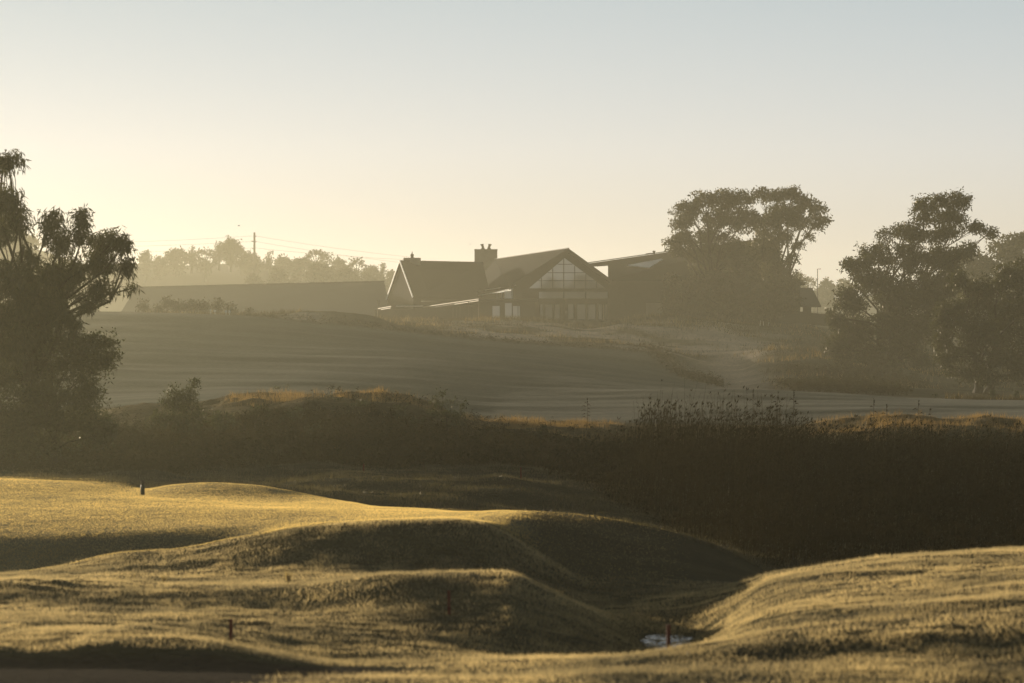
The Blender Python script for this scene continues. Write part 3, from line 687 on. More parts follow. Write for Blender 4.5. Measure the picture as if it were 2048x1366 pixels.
# tall dry grass catching the light on the crest of the bank
def k_dry(px, D, X):
    a = sstep(440, 480, px) * (1 - sstep(850, 880, px)) * sstep(274, 280, D) * (1 - sstep(286, 289, D))
    b = sstep(915, 940, px) * (1 - sstep(1200, 1260, px)) * sstep(268, 272, D)
    c = sstep(1600, 1650, px) * sstep(266, 272, D) * (.35 + .65 * sstep(-.1, .2, fbm(X / 4, D / 4, 77, 3)))
    return np.clip(a + b + c, 0, 1) * (.04 + .96 * sstep(-.12, .25, fbm(X / 1.8, D / 2.2, 78, 3))) + .10 * sstep(420, 460, px) * (1 - sstep(1150, 1250, px)) * (D < 270) * sstep(.05, .25, fbm(X / 2.5, D / 2.5, 76, 3))
blades('dry_grass', 'tall straw coloured grass glowing along the bank crest', 430, 2300, 246, 291, 150000, .5, .035, 'dry', k_dry, .3, 204)
def k_dune(px, D, X):
    s = sandmask(px, D, X)
    a = sstep(700, 900, px) * sstep(445, 452, D) * (1 - sstep(506, 512, D)) * sstep(-.05, .2, fbm(X / 8, D / 5, 79, 3)) * (1 - .93 * s)
    b = sstep(1225, 1290, px) * (1 - sstep(1480, 1520, px)) * sstep(484, 490, D) * (1 - sstep(508, 512, D))
    c = sstep(1500, 1560, px) * sstep(405, 410, D) * sstep(-.05, .2, fbm(X / 8, D / 5, 80, 3)) * .6
    d = sstep(270, 300, px) * (1 - sstep(560, 620, px)) * sstep(447, 450, D) * (1 - sstep(456, 460, D))
    e = sstep(1880, 1920, px) * (D > 357) * (D < 366)
    return np.clip(a + b + c + d + e, 0, 1)
blades('dune_grass', 'clumped dry grass on the sandy mounds before the clubhouse', 260, 2200, 357, 512, 200000, .6, .07, 'scrub', k_dune, .45, 205)
def k_dune2(px, D, X):
    return k_dune(px, D, X) * sstep(.02, .2, fbm(X / 5, D / 4, 83, 3))
blades('dune_straw', 'pale straw tips catching light among the sandy mounds', 260, 2200, 357, 512, 110000, .75, .06, 'dry', k_dune2, .35, 206)

# scrub thicket + reeds : masses nobody could count
def stems(name, label, px0, px1, D0, D1, n, h, hf, keep, mat, seed, nleaf=5, leaf=(.5, .045), plume=True, r0=.018, lean=.10, cat='reeds'):
    r = np.random.default_rng(seed)
    D = np.sqrt(r.uniform(D0 ** 2, D1 ** 2, n)); px = r.uniform(px0, px1, n); X = (px - 1024) / FPX * D
    sel = r.uniform(size=n) < keep(px, D, X); px, D, X = px[sel], D[sel], X[sel]; n = len(px)
    z = hz(px, D) - .05; base = np.stack([X, D, z], -1)
    H = h * hf(px, D, X) * r.uniform(.58, 1.16, n) * (1 + .14 * (r.uniform(size=n) > .97))
    ln = r.normal(size=(n, 2)) * lean + np.array([.05, 0])
    mid = base + np.stack([ln[:, 0] * H * .25, ln[:, 1] * H * .25, H * .55], -1)
    tip = base + np.stack([ln[:, 0] * H, ln[:, 1] * H, H], -1)
    yaw = r.uniform(0, math.pi, n); s = np.stack([np.cos(yaw), np.sin(yaw), np.zeros(n)], -1)
    V = [np.stack([base - s * r0, base + s * r0, mid + s * r0 * .8, mid - s * r0 * .8], 1),
         np.stack([mid - s * r0 * .8, mid + s * r0 * .8, tip + s * r0 * .3, tip - s * r0 * .3], 1)]
    tn = np.clip(.38 + .6 * fbm(X / 4, D / 4, seed + 5, 3) + r.normal(size=n) * .18, 0, 1)
    T = [tn, tn]
    for k in range(nleaf):
        f = r.uniform(.25, .97, n)[:, None]
        p = np.where(f < .55, base + (mid - base) * f / .55, mid + (tip - mid) * (f - .55) / .45)
        a = r.uniform(0, 2 * math.pi, n); up = r.uniform(-.5, .8, n)
        d = np.stack([np.cos(a), np.sin(a), up], -1); d /= np.linalg.norm(d, axis=1, keepdims=True)
        l = (leaf[0] * r.uniform(.6, 1.3, n))[:, None]; w = leaf[1]
        q = np.cross(d, np.array([0, 0, 1.0])); q /= np.linalg.norm(q, axis=1, keepdims=True) + 1e-9
        m2 = p + d * l * .5; e = p + d * l - np.array([0, 0, .25]) * l
        V.append(np.stack([p, m2 + q * w / 2, e, m2 - q * w / 2], 1)); T.append(np.clip(tn + r.normal(size=n) * .1, 0, 1))
    if plume:
        sel = r.uniform(size=n) < .35
        pt = tip[sel]; m = len(pt); 
        for k in range(3):
            d = np.stack([r.normal(size=m) * .35 + .25, r.normal(size=m) * .3, np.full(m, .8)], -1)
            l = r.uniform(.18, .38, m)[:, None]; q = np.stack([np.ones(m), np.zeros(m), np.zeros(m)], -1) * .035
            st = pt - np.array([0, 0, .1])
            V.append(np.stack([st, st + d * l * .5 + q, st + d * l, st + d * l * .5 - q], 1)); T.append(np.full(m, .15))
    v = np.concatenate([a.reshape(-1, 3) for a in V]); t = np.concatenate(T)
    me = np_mesh(name, v, 4, np.arange(len(v)), tint=np.repeat(t, 4))
    o = link(name, me, M[mat]); tag(o, label, cat, kind='stuff'); return o
def reed_keep(px, D, X):
    lo = np.interp(px, [850, 1000, 1150, 1300, 1500, 2300], [256, 244, 226, 203, 173, 164])
    hi = np.interp(px, [1000, 1200, 1300, 2300], [258, 262, 266, 266])
    return sstep(0, 8, D - lo) * (1 - sstep(-4, 0, D - hi)) * sstep(860, 1260, px)
def reed_h(px, D, X):
    prof = np.interp(px, [850, 1100, 1190, 1240, 1300, 1360, 1420, 1480, 1560, 1640, 1720, 1830, 1920, 2048, 2400],
                     [.2, .42, .66, .92, 1.1, 1.15, 1.08, 1.05, 1.0, .86, .72, .66, .60, .62, .65])
    lo = np.interp(px, [850, 1000, 1150, 1300, 1500, 2300], [256, 244, 226, 203, 173, 164])
    return prof * (1 + .75 * fbm(X / 2.2, D / 4, 91, 4)) * (.16 + .84 * np.clip((D - lo) / 52, 0, 1))
stems('reed_bed', 'dense dark reed bed filling the gully in front of the far fairway', 840, 2320, 163, 267, 36000, 3.3, reed_h, reed_keep, 'reed', 301)
def scrub_keep(px, D, X):
    return sstep(0, 6, D - np.interp(px, [-300, 350, 480], [222, 226, 238])) * (1 - sstep(1180, 1300, px)) * np.where(px < 900, 1, .8) * np.where(D > 269, .12 * (fbm(X / 3, D / 3, 94, 3) > .1), 1)
def scrub_h(px, D, X):
    prof = np.interp(px, [-300, 0, 250, 420, 480, 700, 850, 930, 1100, 1200], [1.5, 1.4, 1.1, .95, .85, .8, .9, .7, .7, .5])
    return np.maximum(prof * (1 + 1.5 * fbm(X / 3.2, D / 3.2, 92, 4)), .1) * sstep(216, 250, D) * (1 - .6 * sstep(258, 268, D)) + .10
stems('scrub_thicket', 'dark tangled scrub along the far bank of the gully', -280, 1290, 222, 284, 36000, 1.6, scrub_h, scrub_keep, 'scrub', 302, nleaf=7, leaf=(.4, .09), plume=False, r0=.012, lean=.25, cat='scrub')

def waste_keep(px, D, X):
    a = sstep(1530, 1600, px) * (1 - sstep(1760, 1840, px)) * sstep(372, 378, D) * (1 - sstep(398, 406, D))
    b = sstep(1280, 1310, px) * (1 - sstep(1420, 1460, px)) * np.exp(-((D - (442 - (px - 1300) * .30)) / 7) ** 2)
    c = sstep(480, 520, px) * (1 - sstep(1300, 1330, px)) * np.exp(-((D - 443) / 2.2) ** 2) * .5
    d = sstep(1540, 1600, px) * (1 - sstep(1800, 1860, px)) * sstep(415, 420, D) * (1 - sstep(432, 436, D)) * (fbm(X / 6, D / 5, 95, 3) > 0)
    return np.clip(a + b + c + d, 0, 1)
def waste_h(px, D, X):
    return (.6 + .8 * np.clip(.5 + fbm(X / 4, D / 4, 96, 3), 0, 1)) * np.where(px < 1270, .35, 1)
stems('waste_scrub', 'dark low scrub along the hill edge and around the sandy waste', 470, 1880, 372, 452, 26000, .95, waste_h, waste_keep, 'scrub', 303, nleaf=6, leaf=(.45, .12), plume=False, r0=.02, lean=.3, cat='scrub')

# taller single reeds standing above the mass
tall = [(1172, 276, 800, 'lone tall reed with drooping leaves left of the reed bed'), (1505, 240, 782, 'tall thin reed spike above the middle of the reed bed'), (1556, 240, 788, 'feathery reed spike right of the thin one'),
        (1590, 240, 783, 'tallest straight reed spike on the right half of the reed bed'), (1748, 240, 798, 'bent reed head standing alone over the right fairway'), (1776, 240, 812, 'short reed head between two bent ones'), (1835, 240, 803, 'drooping reed with dark hanging leaves at far right')]
for k, (px, D, py, lb) in enumerate(tall):
    r = random.Random(500 + k); b = G(px, D, -.05); t = P(px + r.uniform(-4, 4), py, D)
    root = empty('tall_reed', b, lb, 'reed', 'single tall reeds')
    m1 = b.lerp(t, .55) + Vector((r.uniform(-.1, .1), 0, 0))
    mb = MB(); mb.tube([b, m1, t], [.022, .018, .010], 5); mb.build('stem', M['reed'], root)
    mb = MB(); H = (t - b).length
    for i in range(9):
        f = .5 + .05 * i; p = b.lerp(t, f); sgn = 1 if i % 2 else -1
        d = Vector((sgn * r.uniform(.25, .5), r.uniform(-.2, .2), r.uniform(.05, .2)))
        mb.poly([p, p + d * .5 + Vector((0, 0, .05)), p + d + Vector((0, 0, -.16)), p + d * .5 - Vector((0, 0, .02))])
    mb.build('foliage', M['reed'], root)
    mb = MB()
    for i in range(16):
        p = t - Vector((0, 0, r.uniform(-.05, .5))); d = Vector((r.uniform(-.03, .12), r.uniform(-.06, .06), r.uniform(.05, .22)))
        mb.poly([p, p + d * .5 + Vector((.016, 0, 0)), p + d, p + d * .5 - Vector((.016, 0, 0))])
    mb.build('plume', M['reed'], root)

# ------------------------------------------------------------------ stakes, bollard, markers
def stake(px, D, h, lb, w=.10):
    b = G(px, D, -.06); root = empty('red_stake', b, lb, 'stake', 'red hazard stakes')
    r = random.Random(px); tl = Vector((r.uniform(-.03, .03), 0, 1)).normalized()
    mb = MB(); mb.bar(b, b + tl * (h + .06), w, w); mb.build('post', M['red'], root)
    mb = MB(); c = b + tl * (h + .06)
    q = w / 2
    mb.slab([c + Vector((-q, -q, .001)), c + Vector((q, -q, .001)), c + Vector((q, q, .001)), c + Vector((-q, q, .001))], (0, 0, .02)); mb.build('top_cap', M['red'], root)
stake(461, 93.5, .60, 'red stake on the lit grass lip, nearest the lower left bunker')
stake(898, 106.5, .72, 'red stake on the rough mound left of the gully')
stake(1337, 92.5, .78, 'red stake standing in front of the creek water', .11)
stake(1042, 228, .85, 'faint dark red stake on the far bank before the reed bed', .10)
stake(727, 232, .55, 'small faint red stake on the far bank before the scrub', .09)
b = G(285, 187, -.03); root = empty('tee_bollard', b, 'dark bollard with narrow top at the edge of the golden turf', 'bollard')
MB().lathe(b, [(0, .12), (.5, .12), (.58, .085), (.60, .085)], 12).build('post', M['green'], root, True)
MB().lathe(b + Vector((0, 0, .60)), [(0, .07), (.10, .10), (.20, .10), (.23, .06)], 12).build('cap', M['pole'], root, True)
for k, (px, py, w, h) in enumerate([(421, 620, 2.6, 2.6), (430, 622, 4, 4), (452, 623, 4, 5), (459, 623, 3.4, 5)]):
    D = 446; c = P(px, py + h / 2, D); mb = MB()
    mb.box((c.x, c.y, c.z), S(w, D), .25, S(h, D)); mb.box((c.x, c.y, c.z + S(h, D)), S(w, D) * 1.15, .3, .03)
    mb.bar(c + Vector((0, 0, -.8)), c, .06)
    tag(mb.build('tee_marker', M['white']), ['smallest white tee marker at the left end of the row', 'white tee marker second from the left, below the crest shrubs', 'taller white tee marker, left one of the close right pair', 'white tee marker at the right end of the row'][k], 'tee marker', 'white tee markers on the hill crest')
for k, px in enumerate([1520, 1527, 1536]):
    b = G(px, 503, -.05); mb = MB(); t = b + Vector(([.08, 0, .18][k], 0, [.95, .7, .85][k]))
    mb.tube([b, t], [.05, .04], 6); mb.lathe(t, [(0, .06), (.06, .06)], 6)
    tag(mb.build('marker_post', M['white']), ['pale leaning marker post left of the trio under the clubhouse trees', 'short pale marker post in the middle of the trio', 'pale marker post tilted right at the end of the trio'][k], 'post', 'pale marker posts below the clubhouse trees')

# ------------------------------------------------------------------ power pole, wires, lamp
PD = 835
b = P(509, 520, PD); root = empty('power_pole', b - Vector((0, 0, 6)), 'wooden power pole with cross arms on the wooded ridge', 'power pole')
MB().tube([b - Vector((0, 0, 6)), P(509, 465, PD)], [.30, .24], 8).build('pole', M['pole'], root)
for py, x0, x1 in [(483, 503, 513), (472, 508, 513), (497, 504, 510)]:
    MB().bar(P(x0, py - .5, PD), P(x1, py + .5, PD), .22, .22).build('cross_arm', M['pole'], root)
for k, (py0, pm, pl, pr) in enumerate([(472, 490, 478, 515), (483, 505, 486, 528), (496, 513, 497, 520)]):
    pts = []
    for i in range(21):
        t = i / 20; px = 512 + (830 - 512) * t
        pts.append(P(px, py0 + (pr - py0) * t + 8 * 4 * t * (1 - t) * .35, PD + 60 * t))
    for side in (0, 1):
        if side:
            pts = [P(505 - 330 * i / 20, py0 + (pl + 8 - py0) * i / 20 + 2 * math.sin(math.pi * i / 20), PD + 60 * i / 20) for i in range(21)]
        tag(MB().tube(pts, [.026] * len(pts), 4).build('power_line', M['wire']),
            ['top', 'middle', 'lowest'][k] + ' thin power line running ' + ['right from the pole toward the white gable', 'left from the pole toward the drooping gum'][side], 'wire', 'thin power lines')
b = G(1635, 560, -.1); root = empty('lamp_post', b, 'slim lamp post with a short arm beside the pavilion', 'lamp post')
t = P(1635, 538, 560); MB().tube([b, t], [.10, .06], 8).build('pole', M['wire'], root)
mb = MB(); mb.bar(t, t + Vector((.38, 0, .03)), .06); mb.build('arm', M['wire'], root)
mb = MB(); mb.box(t + Vector((.40, 0, -.06)), .34, .2, .10); mb.build('lamp_head', M['wire'], root)

# ------------------------------------------------------------------ long shed
root = empty('long_shed', P(510, 640, 562), 'long low shed with a plain grey sloping roof behind the crest', 'shed')
mb = MB(); mb.slab([P(232, 640, 536), P(786, 640, 536), P(768, 563, 562), P(272, 575, 562)], (0, .15, -.3)).build('roof', M['shed_roof'], root)
mb = MB(); mb.slab([P(272, 575, 562), P(768, 563, 562), P(786, 640, 590), P(232, 640, 590)], (0, -.15, -.3)).build('roof', M['shed_roof'], root)
mb = MB(); mb.slab([P(245, 655, 539), P(780, 655, 539), P(780, 637, 539), P(245, 637, 539)], (0, .3, 0)).build('wall', M['timber'], root)
mb = MB(); mb.bar(P(270, 574.5, 562), P(770, 562.5, 562), .35, .18); mb.build('ridge_cap', M['shed_roof'], root)

# ------------------------------------------------------------------ clubhouse
root = empty('clubhouse', P(1060, 641, 524), 'dark clubhouse with glass gable, tall stone chimney and white edged A frame gable', 'building')
def part(name, mb, mat, parent=root): return mb.build(name, M[mat], parent)
def ground_skirt(p, dz=1.5): return Vector((p.x, p.y, p.z - dz))
# main gable wing: facade plane runs from D=522 (left) to 527 (right)
def F(px, py, off=0.0):
    D = 522 + (px - 1020) / 196 * 5.0
    return P(px, py, D - off)
UPF = (0, .25, 0)
facade = part('gable_wall', MB().slab([F(1026, 646), F(1216, 646), F(1216, 562), F(1136, 502.5), F(1022, 574)], UPF), 'timber')
# roof planes
A = F(1137, 497, 1.5); AB = P(989, 519, 572)
part('roof', MB().slab([F(1018, 572, 1.5), A, AB, P(930, 592, 560)], (0, .1, -.45)), 'roof')
part('roof', MB().slab([A, F(1224, 560, 1.5), P(1120, 580, 580), AB], (0, .1, -.45)), 'roof')
part('ridge_cap', MB().bar(A + Vector((0, 0, .06)), AB + Vector((0, 0, .06)), .25, .12), 'trim')
part('rake_board', MB().slab([F(1018, 572, 1.55), A + Vector((0, -.05, .02)), F(1137, 505, 1.55), F(1018, 580, 1.55)], (0, -.12, 0)), 'timber')
part('rake_board', MB().slab([A + Vector((0, -.05, .02)), F(1224, 560, 1.55), F(1224, 568, 1.55), F(1137, 505, 1.55)], (0, -.12, 0)), 'timber')
# upper gable glazing
def gl(pts, off=.06): return MB().slab([F(x, y, off) for x, y in pts], (0, .05, 0))
win = part('gable_window', gl([(1058, 576.5), (1129, 516), (1211, 576.5)]), 'glass')
mb = MB()
def fy(px): return 516 + (1129 - px) * (60.5 / 71) if px < 1129 else 516 + (px - 1129) * (60.5 / 82)
for x in (1083, 1105.5, 1127.5, 1149.5, 1171.5, 1193): mb.bar(F(x, 577.5, .12), F(x, fy(x) + .5, .12), .12, .12)
for y in (528.5, 545.5, 561.5):
    xl = 1129 - (y - 516) * 71 / 60.5; xr = 1129 + (y - 516) * 82 / 60.5
    mb.bar(F(xl + 1, y, .16), F(xr - 1, y, .16), .11, .11)
part('window_frame', mb, 'frame', win)
win = part('band_window', gl([(1078, 596.5), (1078, 583), (1215, 583), (1215, 596.5)]), 'glass')
mb = MB()
for x in (1127.5, 1171.5): mb.bar(F(x, 597, .12), F(x, 582, .12), .16, .12)
mb.bar(F(1078, 583, .13), F(1215, 583, .13), .1)
part('window_frame', mb, 'frame', win)
part('floor_beam', MB().slab([F(1040, 582, .2), F(1216, 582, .2), F(1216, 578, .2), F(1040, 578, .2)], (0, .16, 0)), 'timber')
part('floor_beam', MB().slab([F(1040, 606, .3), F(1216, 606, .3), F(1216, 599, .3), F(1040, 599, .3)], (0, .24, 0)), 'timber')
for x0, x1 in ((1080, 1086.5), (1090, 1105.5), (1109, 1120), (1136, 1147.5), (1154, 1171.5), (1175, 1191.5), (1197, 1204), (1206, 1208.5), (1210.5, 1215)):
    w = part('lower_window', gl([(x0, 639), (x0, 608), (x1, 608), (x1, 639)]), 'glass')
    mb = MB(); mb.bar(F(x0, 639, .1), F(x0, 607.5, .1), .10); mb.bar(F(x1, 639, .1), F(x1, 607.5, .1), .10); mb.bar(F(x0, 608, .11), F(x1, 608, .11), .10)
    part('window_frame', mb, 'frame', w)
dr = part('door', MB().slab([F(1122, 640, .1), F(1122, 608, .1), F(1134, 608, .1), F(1134, 640, .1)], (0, .06, 0)), 'frame')
part('handle', MB().bar(F(1132, 626, .16), F(1132, 622, .16), .05), 'fascia', dr)
for x in (1128, 1216): part('column', MB().bar(F(x, 646, .45), F(x, 599, .45), .28), 'timber')
# side wing: clerestory under the left eave, flat roofed terrace room
part('side_wall', MB().slab([P(940, 646, 548), P(1026, 646, 521.8), P(1026, 582, 521.8), P(940, 592, 548)], (.2, .2, 0)), 'timber')
part('eave_trim', MB().bar(P(936, 585.5, 547), P(1032, 570.5, 519.5), .07, .08), 'fascia')
part('eave_trim', MB().bar(P(948, 592.5, 544), P(1026, 578, 519.3), .07, .07), 'fascia')
def SW(px, py, off): 
    D = 548 + (px - 940) / 86 * (521.8 - 548)
    return P(px, py, D) + Vector((-.25, -.97, 0)) * off
for x0, x1, yt in ((972, 995, 585.5), (1001, 1004.5, 584), (1008, 1025, 581)):
    w = part('clerestory_window', MB().slab([SW(x0, 597, .1), SW(x1, 597, .1), SW(x1, yt, .1), SW(x0, yt + 2, .1)], (.02, .05, 0)), 'skylight')
    mb = MB(); mb.bar(SW(x1, 597.5, .14), SW(x1, yt - .5, .14), .10); part('window_frame', mb, 'white', w)
part('flat_roof', MB().slab([P(955, 600, 516), P(1078, 600, 516), P(1078, 598, 521), P(955, 598, 530)], (0, 0, -.35)), 'roof')
part('terrace_wall', MB().slab([P(956, 646, 517), P(1070, 646, 517), P(1070, 604, 517), P(956, 604, 517)], (0, .2, 0)), 'timber')
for x0, x1, y0, y1 in ((1010, 1024, 606, 636), (1026, 1040, 612, 638), (985, 1000, 612, 636)):
    w = part('terrace_window', MB().slab([P(x0, y1, 516.9), P(x1, y1, 516.9), P(x1, y0, 516.9), P(x0, y0, 516.9)], (0, .05, 0)), 'glass')
    mb = MB(); mb.bar(P(x1, y1, 516.8), P(x1, y0, 516.8), .09); part('window_frame', mb, 'frame', w)
# A frame wing
AA = P(801, 521.5, 540); AF = P(774, 599, 546); AR = P(827, 594, 534); AE = P(965, 525, 546); AEL = P(985, 604, 541)
part('gable_wall', MB().slab([P(775, 618, 545.8), P(827.5, 618, 534.5), P(827, 595, 534.6), P(801, 524, 540.6), P(775, 599, 546.2)], (.25, .15, 0)), 'shade')
part('back_wall', MB().slab([P(776, 650, 552), P(975, 650, 560), P(975, 598, 560), P(776, 606, 552)], (0, .2, 0)), 'timber')
part('roof', MB().slab([AA, AE, AEL, AR], (.05, .2, -.2)), 'roof')
part('roof', MB().slab([AA, AF, P(905, 600, 553), AE], (.2, .2, -.2)), 'roof')
nrm = Vector((-.97, -.24, 0))
def rake(a, b):
    w = S(3.8, 545)
    mb = MB(); d = (b - a).normalized(); side = d.cross(nrm).normalized() * w * .5
    return mb.slab([a - side, a + side, b + side, b - side], nrm * .14)
part('white_fascia', rake(AA + nrm * .05, AF + nrm * .05), 'white')
part('white_fascia', rake(AA + nrm * .05 + Vector((0, 0, -.02)), AR + nrm * .05), 'white')
part('ridge_cap', MB().bar(AA, AE, .35, .16), 'roof')
part('low_wall', MB().slab([P(750, 646, 519), P(960, 646, 519), P(960, 612, 519), P(828, 616, 519), P(828, 596, 519), P(842, 595, 519), P(842, 618, 519), P(750, 620, 519)], (0, .25, 0)), 'timber')
chim = part('chimney', MB().slab([P(807, 530, 540.5), P(841, 530, 540.5), P(841, 515.5, 540.5), P(807, 515.5, 540.5)], (0, 1.6, 0)), 'stone')
part('chimney_pot', MB().lathe(P(824, 515.5, 540.5) + Vector((0, .8, 0)), [(0, .26), (.25, .22), (.35, .30), (.6, .24), (.62, .10), (1.0, .05)], 10), 'pot', chim)
# big stone chimney
c0, c1 = P(949, 560, 538), P(994.5, 560, 538)
mb = MB(); q = [P(949, 570, 575), P(994.5, 570, 575), P(994.5, 498.5, 575), P(949, 498.5, 575)]
mb.slab(q, (0, 2.4, 0)); mb.slab([P(948.6, 501.5, 574.9), P(994.9, 501.5, 574.9), P(994.9, 498.3, 574.9), P(948.6, 498.3, 574.9)], (0, 2.6, 0))
chim = part('chimney', mb, 'stone')
for x, s in ((966, -1), (978, 1)):
    bb = P(x, 498.3, 576); mb = MB()
    mb.lathe(bb, [(0, .36), (.12, .36), (.16, .24), (.34, .22)], 10)
    mb.tube([bb + Vector((0, 0, .30)), bb + Vector((s * .10 - (.0), 0, .6)), bb + Vector((s * .16, 0, .78)), bb + Vector((s * .17, 0, .86))], [.22, .21, .30, .30], 10)
    part('chimney_pot', mb, 'pot', chim)
# pergolas with lit roof edges
for pts in ([(846, 614.5, 534), (957, 598.6, 506)], [(856, 616.8, 532), (957, 602, 505.6)], [(754, 618.2, 522), (782, 613.2, 512)], [(762, 619.8, 519), (781, 616.4, 511.6)]):
    (x0, y0, d0), (x1, y1, d1) = pts
    a, bb = P(x0, y0, d0), P(x1, y1, d1)
    part('pergola_edge', MB().slab([a, bb, bb + Vector((0, 0, .10)), a + Vector((0, 0, .10))], (.08, .02, 0)), 'edge')
part('pergola_edge', MB().bar(P(792, 612.2, 512), P(846, 612.2, 512), .08, .08), 'fascia')
part('pergola_roof', MB().slab([P(846, 617, 533.6), P(957, 601, 506.4), P(1000, 600, 519), P(890, 614, 536)], (0, 0, -.12)), 'timber')
for x, y0, y1, D in ((957, 601, 645, 506), (940, 604, 632, 509), (937, 604, 632, 510), (755, 600, 646, 509), (758, 600, 612, 509), (1036, 606, 640, 515), (920, 610, 636, 512), (913, 614, 636, 512.5), (906, 616, 636, 512.5)):
    part('post', MB().bar(P(x, y1, D), P(x, y0, D), .13), 'pole' if x not in (957, 755) else 'stone')
# right wing
part('roof', MB().slab([P(1216, 560, 534), P(1560, 560, 530), P(1560, 472, 548), P(1216, 521.4, 552)], (0, .1, -.3)), 'roof')
part('ridge_cap', MB().bar(P(1160, 529, 552) + Vector((0, -.05, .1)), P(1372, 498.8, 549) + Vector((0, -.05, .1)), .22, .14), 'trim')
part('wing_wall', MB().slab([P(1203, 648, 531), P(1600, 648, 531), P(1600, 562, 531), P(1203, 562, 531)], (0, .3, 0)), 'timber')
part('ridge_beam', MB().slab([P(1160, 535, 551), P(1217, 531.5, 551), P(1217, 521.4, 551), P(1160, 529.3, 551)], (0, .3, 0)), 'timber')
part('skylight', MB().slab([P(1254, 530.5, 540.2), P(1298, 535, 538.6), P(1326, 518, 544.4), P(1322, 517.5, 544.6)], (0, .1, -.1)), 'skylight')
part('roof_vent', MB().lathe(P(1308, 508, 545), [(0, .16), (.28, .16), (.30, .24), (.5, .24), (.52, .1)], 10), 'pot')
part('roof_box', MB().slab([P(1292, 509, 544), P(1306, 508, 544), P(1306, 505.5, 544), P(1292, 506.8, 544)], (0, .8, 0)), 'pot')
part('wing_wall', MB().slab([P(1292, 648, 529), P(1325, 648, 529), P(1325, 606, 529), P(1292, 606, 529)], (0, .2, 0)), 'stone')

# pavilion at right
root = empty('pavilion', P(1605, 640, 538), 'small pavilion with a steep grey roof beside the lamp post', 'pavilion')
part('roof', MB().slab([P(1560, 612, 535), P(1642.5, 612, 535), P(1624, 575.5, 541), P(1560, 575.5, 541)], (0, .1, -.2)), 'shed_roof', root)
part('roof', MB().slab([P(1560, 575.5, 541), P(1624, 575.5, 541), P(1642.5, 612, 549), P(1560, 612, 549)], (0, -.1, -.2)), 'shed_roof', root)
part('wall', MB().slab([P(1560, 648, 537), P(1596.5, 648, 537), P(1596.5, 612, 537), P(1560, 612, 537)], (0, .2, 0)), 'timber', root)
part('wall', MB().slab([P(1605.5, 648, 537), P(1622.5, 648, 537), P(1622.5, 611, 537), P(1605.5, 611, 537)], (0, .2, 0)), 'timber', root)
part('wall', MB().slab([P(1596.5, 648, 537), P(1605.5, 648, 537), P(1605.5, 623.5, 537), P(1596.5, 623.0, 537)], (0, .2, 0)), 'timber', root)
b = P(1660, 646, 533); root = empty('picket_fence', b, 'dark picket fence running right from the pavilion', 'fence')
part('panel', MB().slab([P(1622.6, 650, 534), P(1690, 655, 534), P(1690, 633, 534), P(1622.6, 625.5, 534)], (0, .08, 0)), 'timber', root)
mb = MB()
for i in range(24):
    x = 1624 + i * 2.7; y = 625.6 + (x - 1622.6) * .11
    mb.bar(P(x, y + 1, 533.9), P(x, y - 3, 533.9), .06)
part('picket', mb, 'timber', root)

# birds
def bird(px, py, D, s, lb):
    c = P(px, py, D); root = empty('flying_bird', c, lb, 'bird')
    mb = MB(); mb.tube([c + Vector((x * s, 0, 0)) for x in (-.5, -.25, 0, .3, .5)], [.03 * s, .12 * s, .14 * s, .08 * s, .02 * s], 8)
    for sg in (-1, 1):
        mb.slab([c + Vector((-.12 * s, 0, .05 * s)), c + Vector((.12 * s, 0, .05 * s)), c + Vector((.02 * s, sg * .5 * s, .28 * s)), c + Vector((-.10 * s, sg * .5 * s, .28 * s))], (0, 0, .02 * s))
    mb.build('body', M['bird'], root, True)
bird(478, 451.5, 420, .32, 'tiny dark bird in flight above the power pole')
bird(940.5, 488.5, 420, .16, 'faint tiny bird left of the chimney pots')

# ------------------------------------------------------------------ sun, sky, mist, camera
SKY = [(2.75, 2.94, 3.7, 1), (2.3, 2.62, 3.08, 1), (.60, .62, .60, 1), (.48, .49, .47, 1)]
SUN_EL, SUN_AZ = math.radians(5.3), math.radians(-38)       # azimuth from +Y, negative = left
sd = Vector((math.sin(SUN_AZ) * math.cos(SUN_EL), math.cos(SUN_AZ) * math.cos(SUN_EL), math.sin(SUN_EL)))
ld = bpy.data.lights.new('sun', 'SUN'); ld.energy = 5.0; ld.angle = math.radians(.5); ld.color = (1.0, .82, .56)
lo = bpy.data.objects.new('sun', ld); col.objects.link(lo); lo.rotation_euler = sd.to_track_quat('Z', 'Y').to_euler()

w = bpy.data.worlds.new('World'); scene.world = w; w.use_nodes = True
nt = w.node_tree; nt.nodes.clear()
out = N(nt, 'ShaderNodeOutputWorld'); bg = N(nt, 'ShaderNodeBackground'); bg.inputs[1].default_value = .15
sky = N(nt, 'ShaderNodeTexSky', sky_type='NISHITA'); sky.sun_disc = False
sky.sun_elevation = SUN_EL; sky.sun_rotation = SUN_AZ
sky.air_density = 1.0; sky.dust_density = 1.2; sky.ozone_density = 1.0
tc = N(nt, 'ShaderNodeTexCoord'); sx = N(nt, 'ShaderNodeSeparateXYZ'); nt.links.new(tc.outputs['Generated'], sx.inputs[0])
rp = N(nt, 'ShaderNodeValToRGB'); e = rp.color_ramp.elements      # position = sine of elevation
e[0].position = 0.0; e[0].color = SKY[0]
e[1].position = .095; e[1].color = SKY[1]
for pos, cc in ((.045, (2.9, 3.14, 3.85, 1)), (.30, SKY[2]), (1.0, SKY[3])):
    q = e.new(pos); q.color = cc
nt.links.new(sx.outputs['Z'], rp.inputs[0])
mxs = N(nt, 'ShaderNodeMix', data_type='RGBA', blend_type='MULTIPLY'); mxs.inputs[0].default_value = 1
gm = N(nt, 'ShaderNodeGamma'); gm.inputs[1].default_value = .28; nt.links.new(sky.outputs[0], gm.inputs[0])
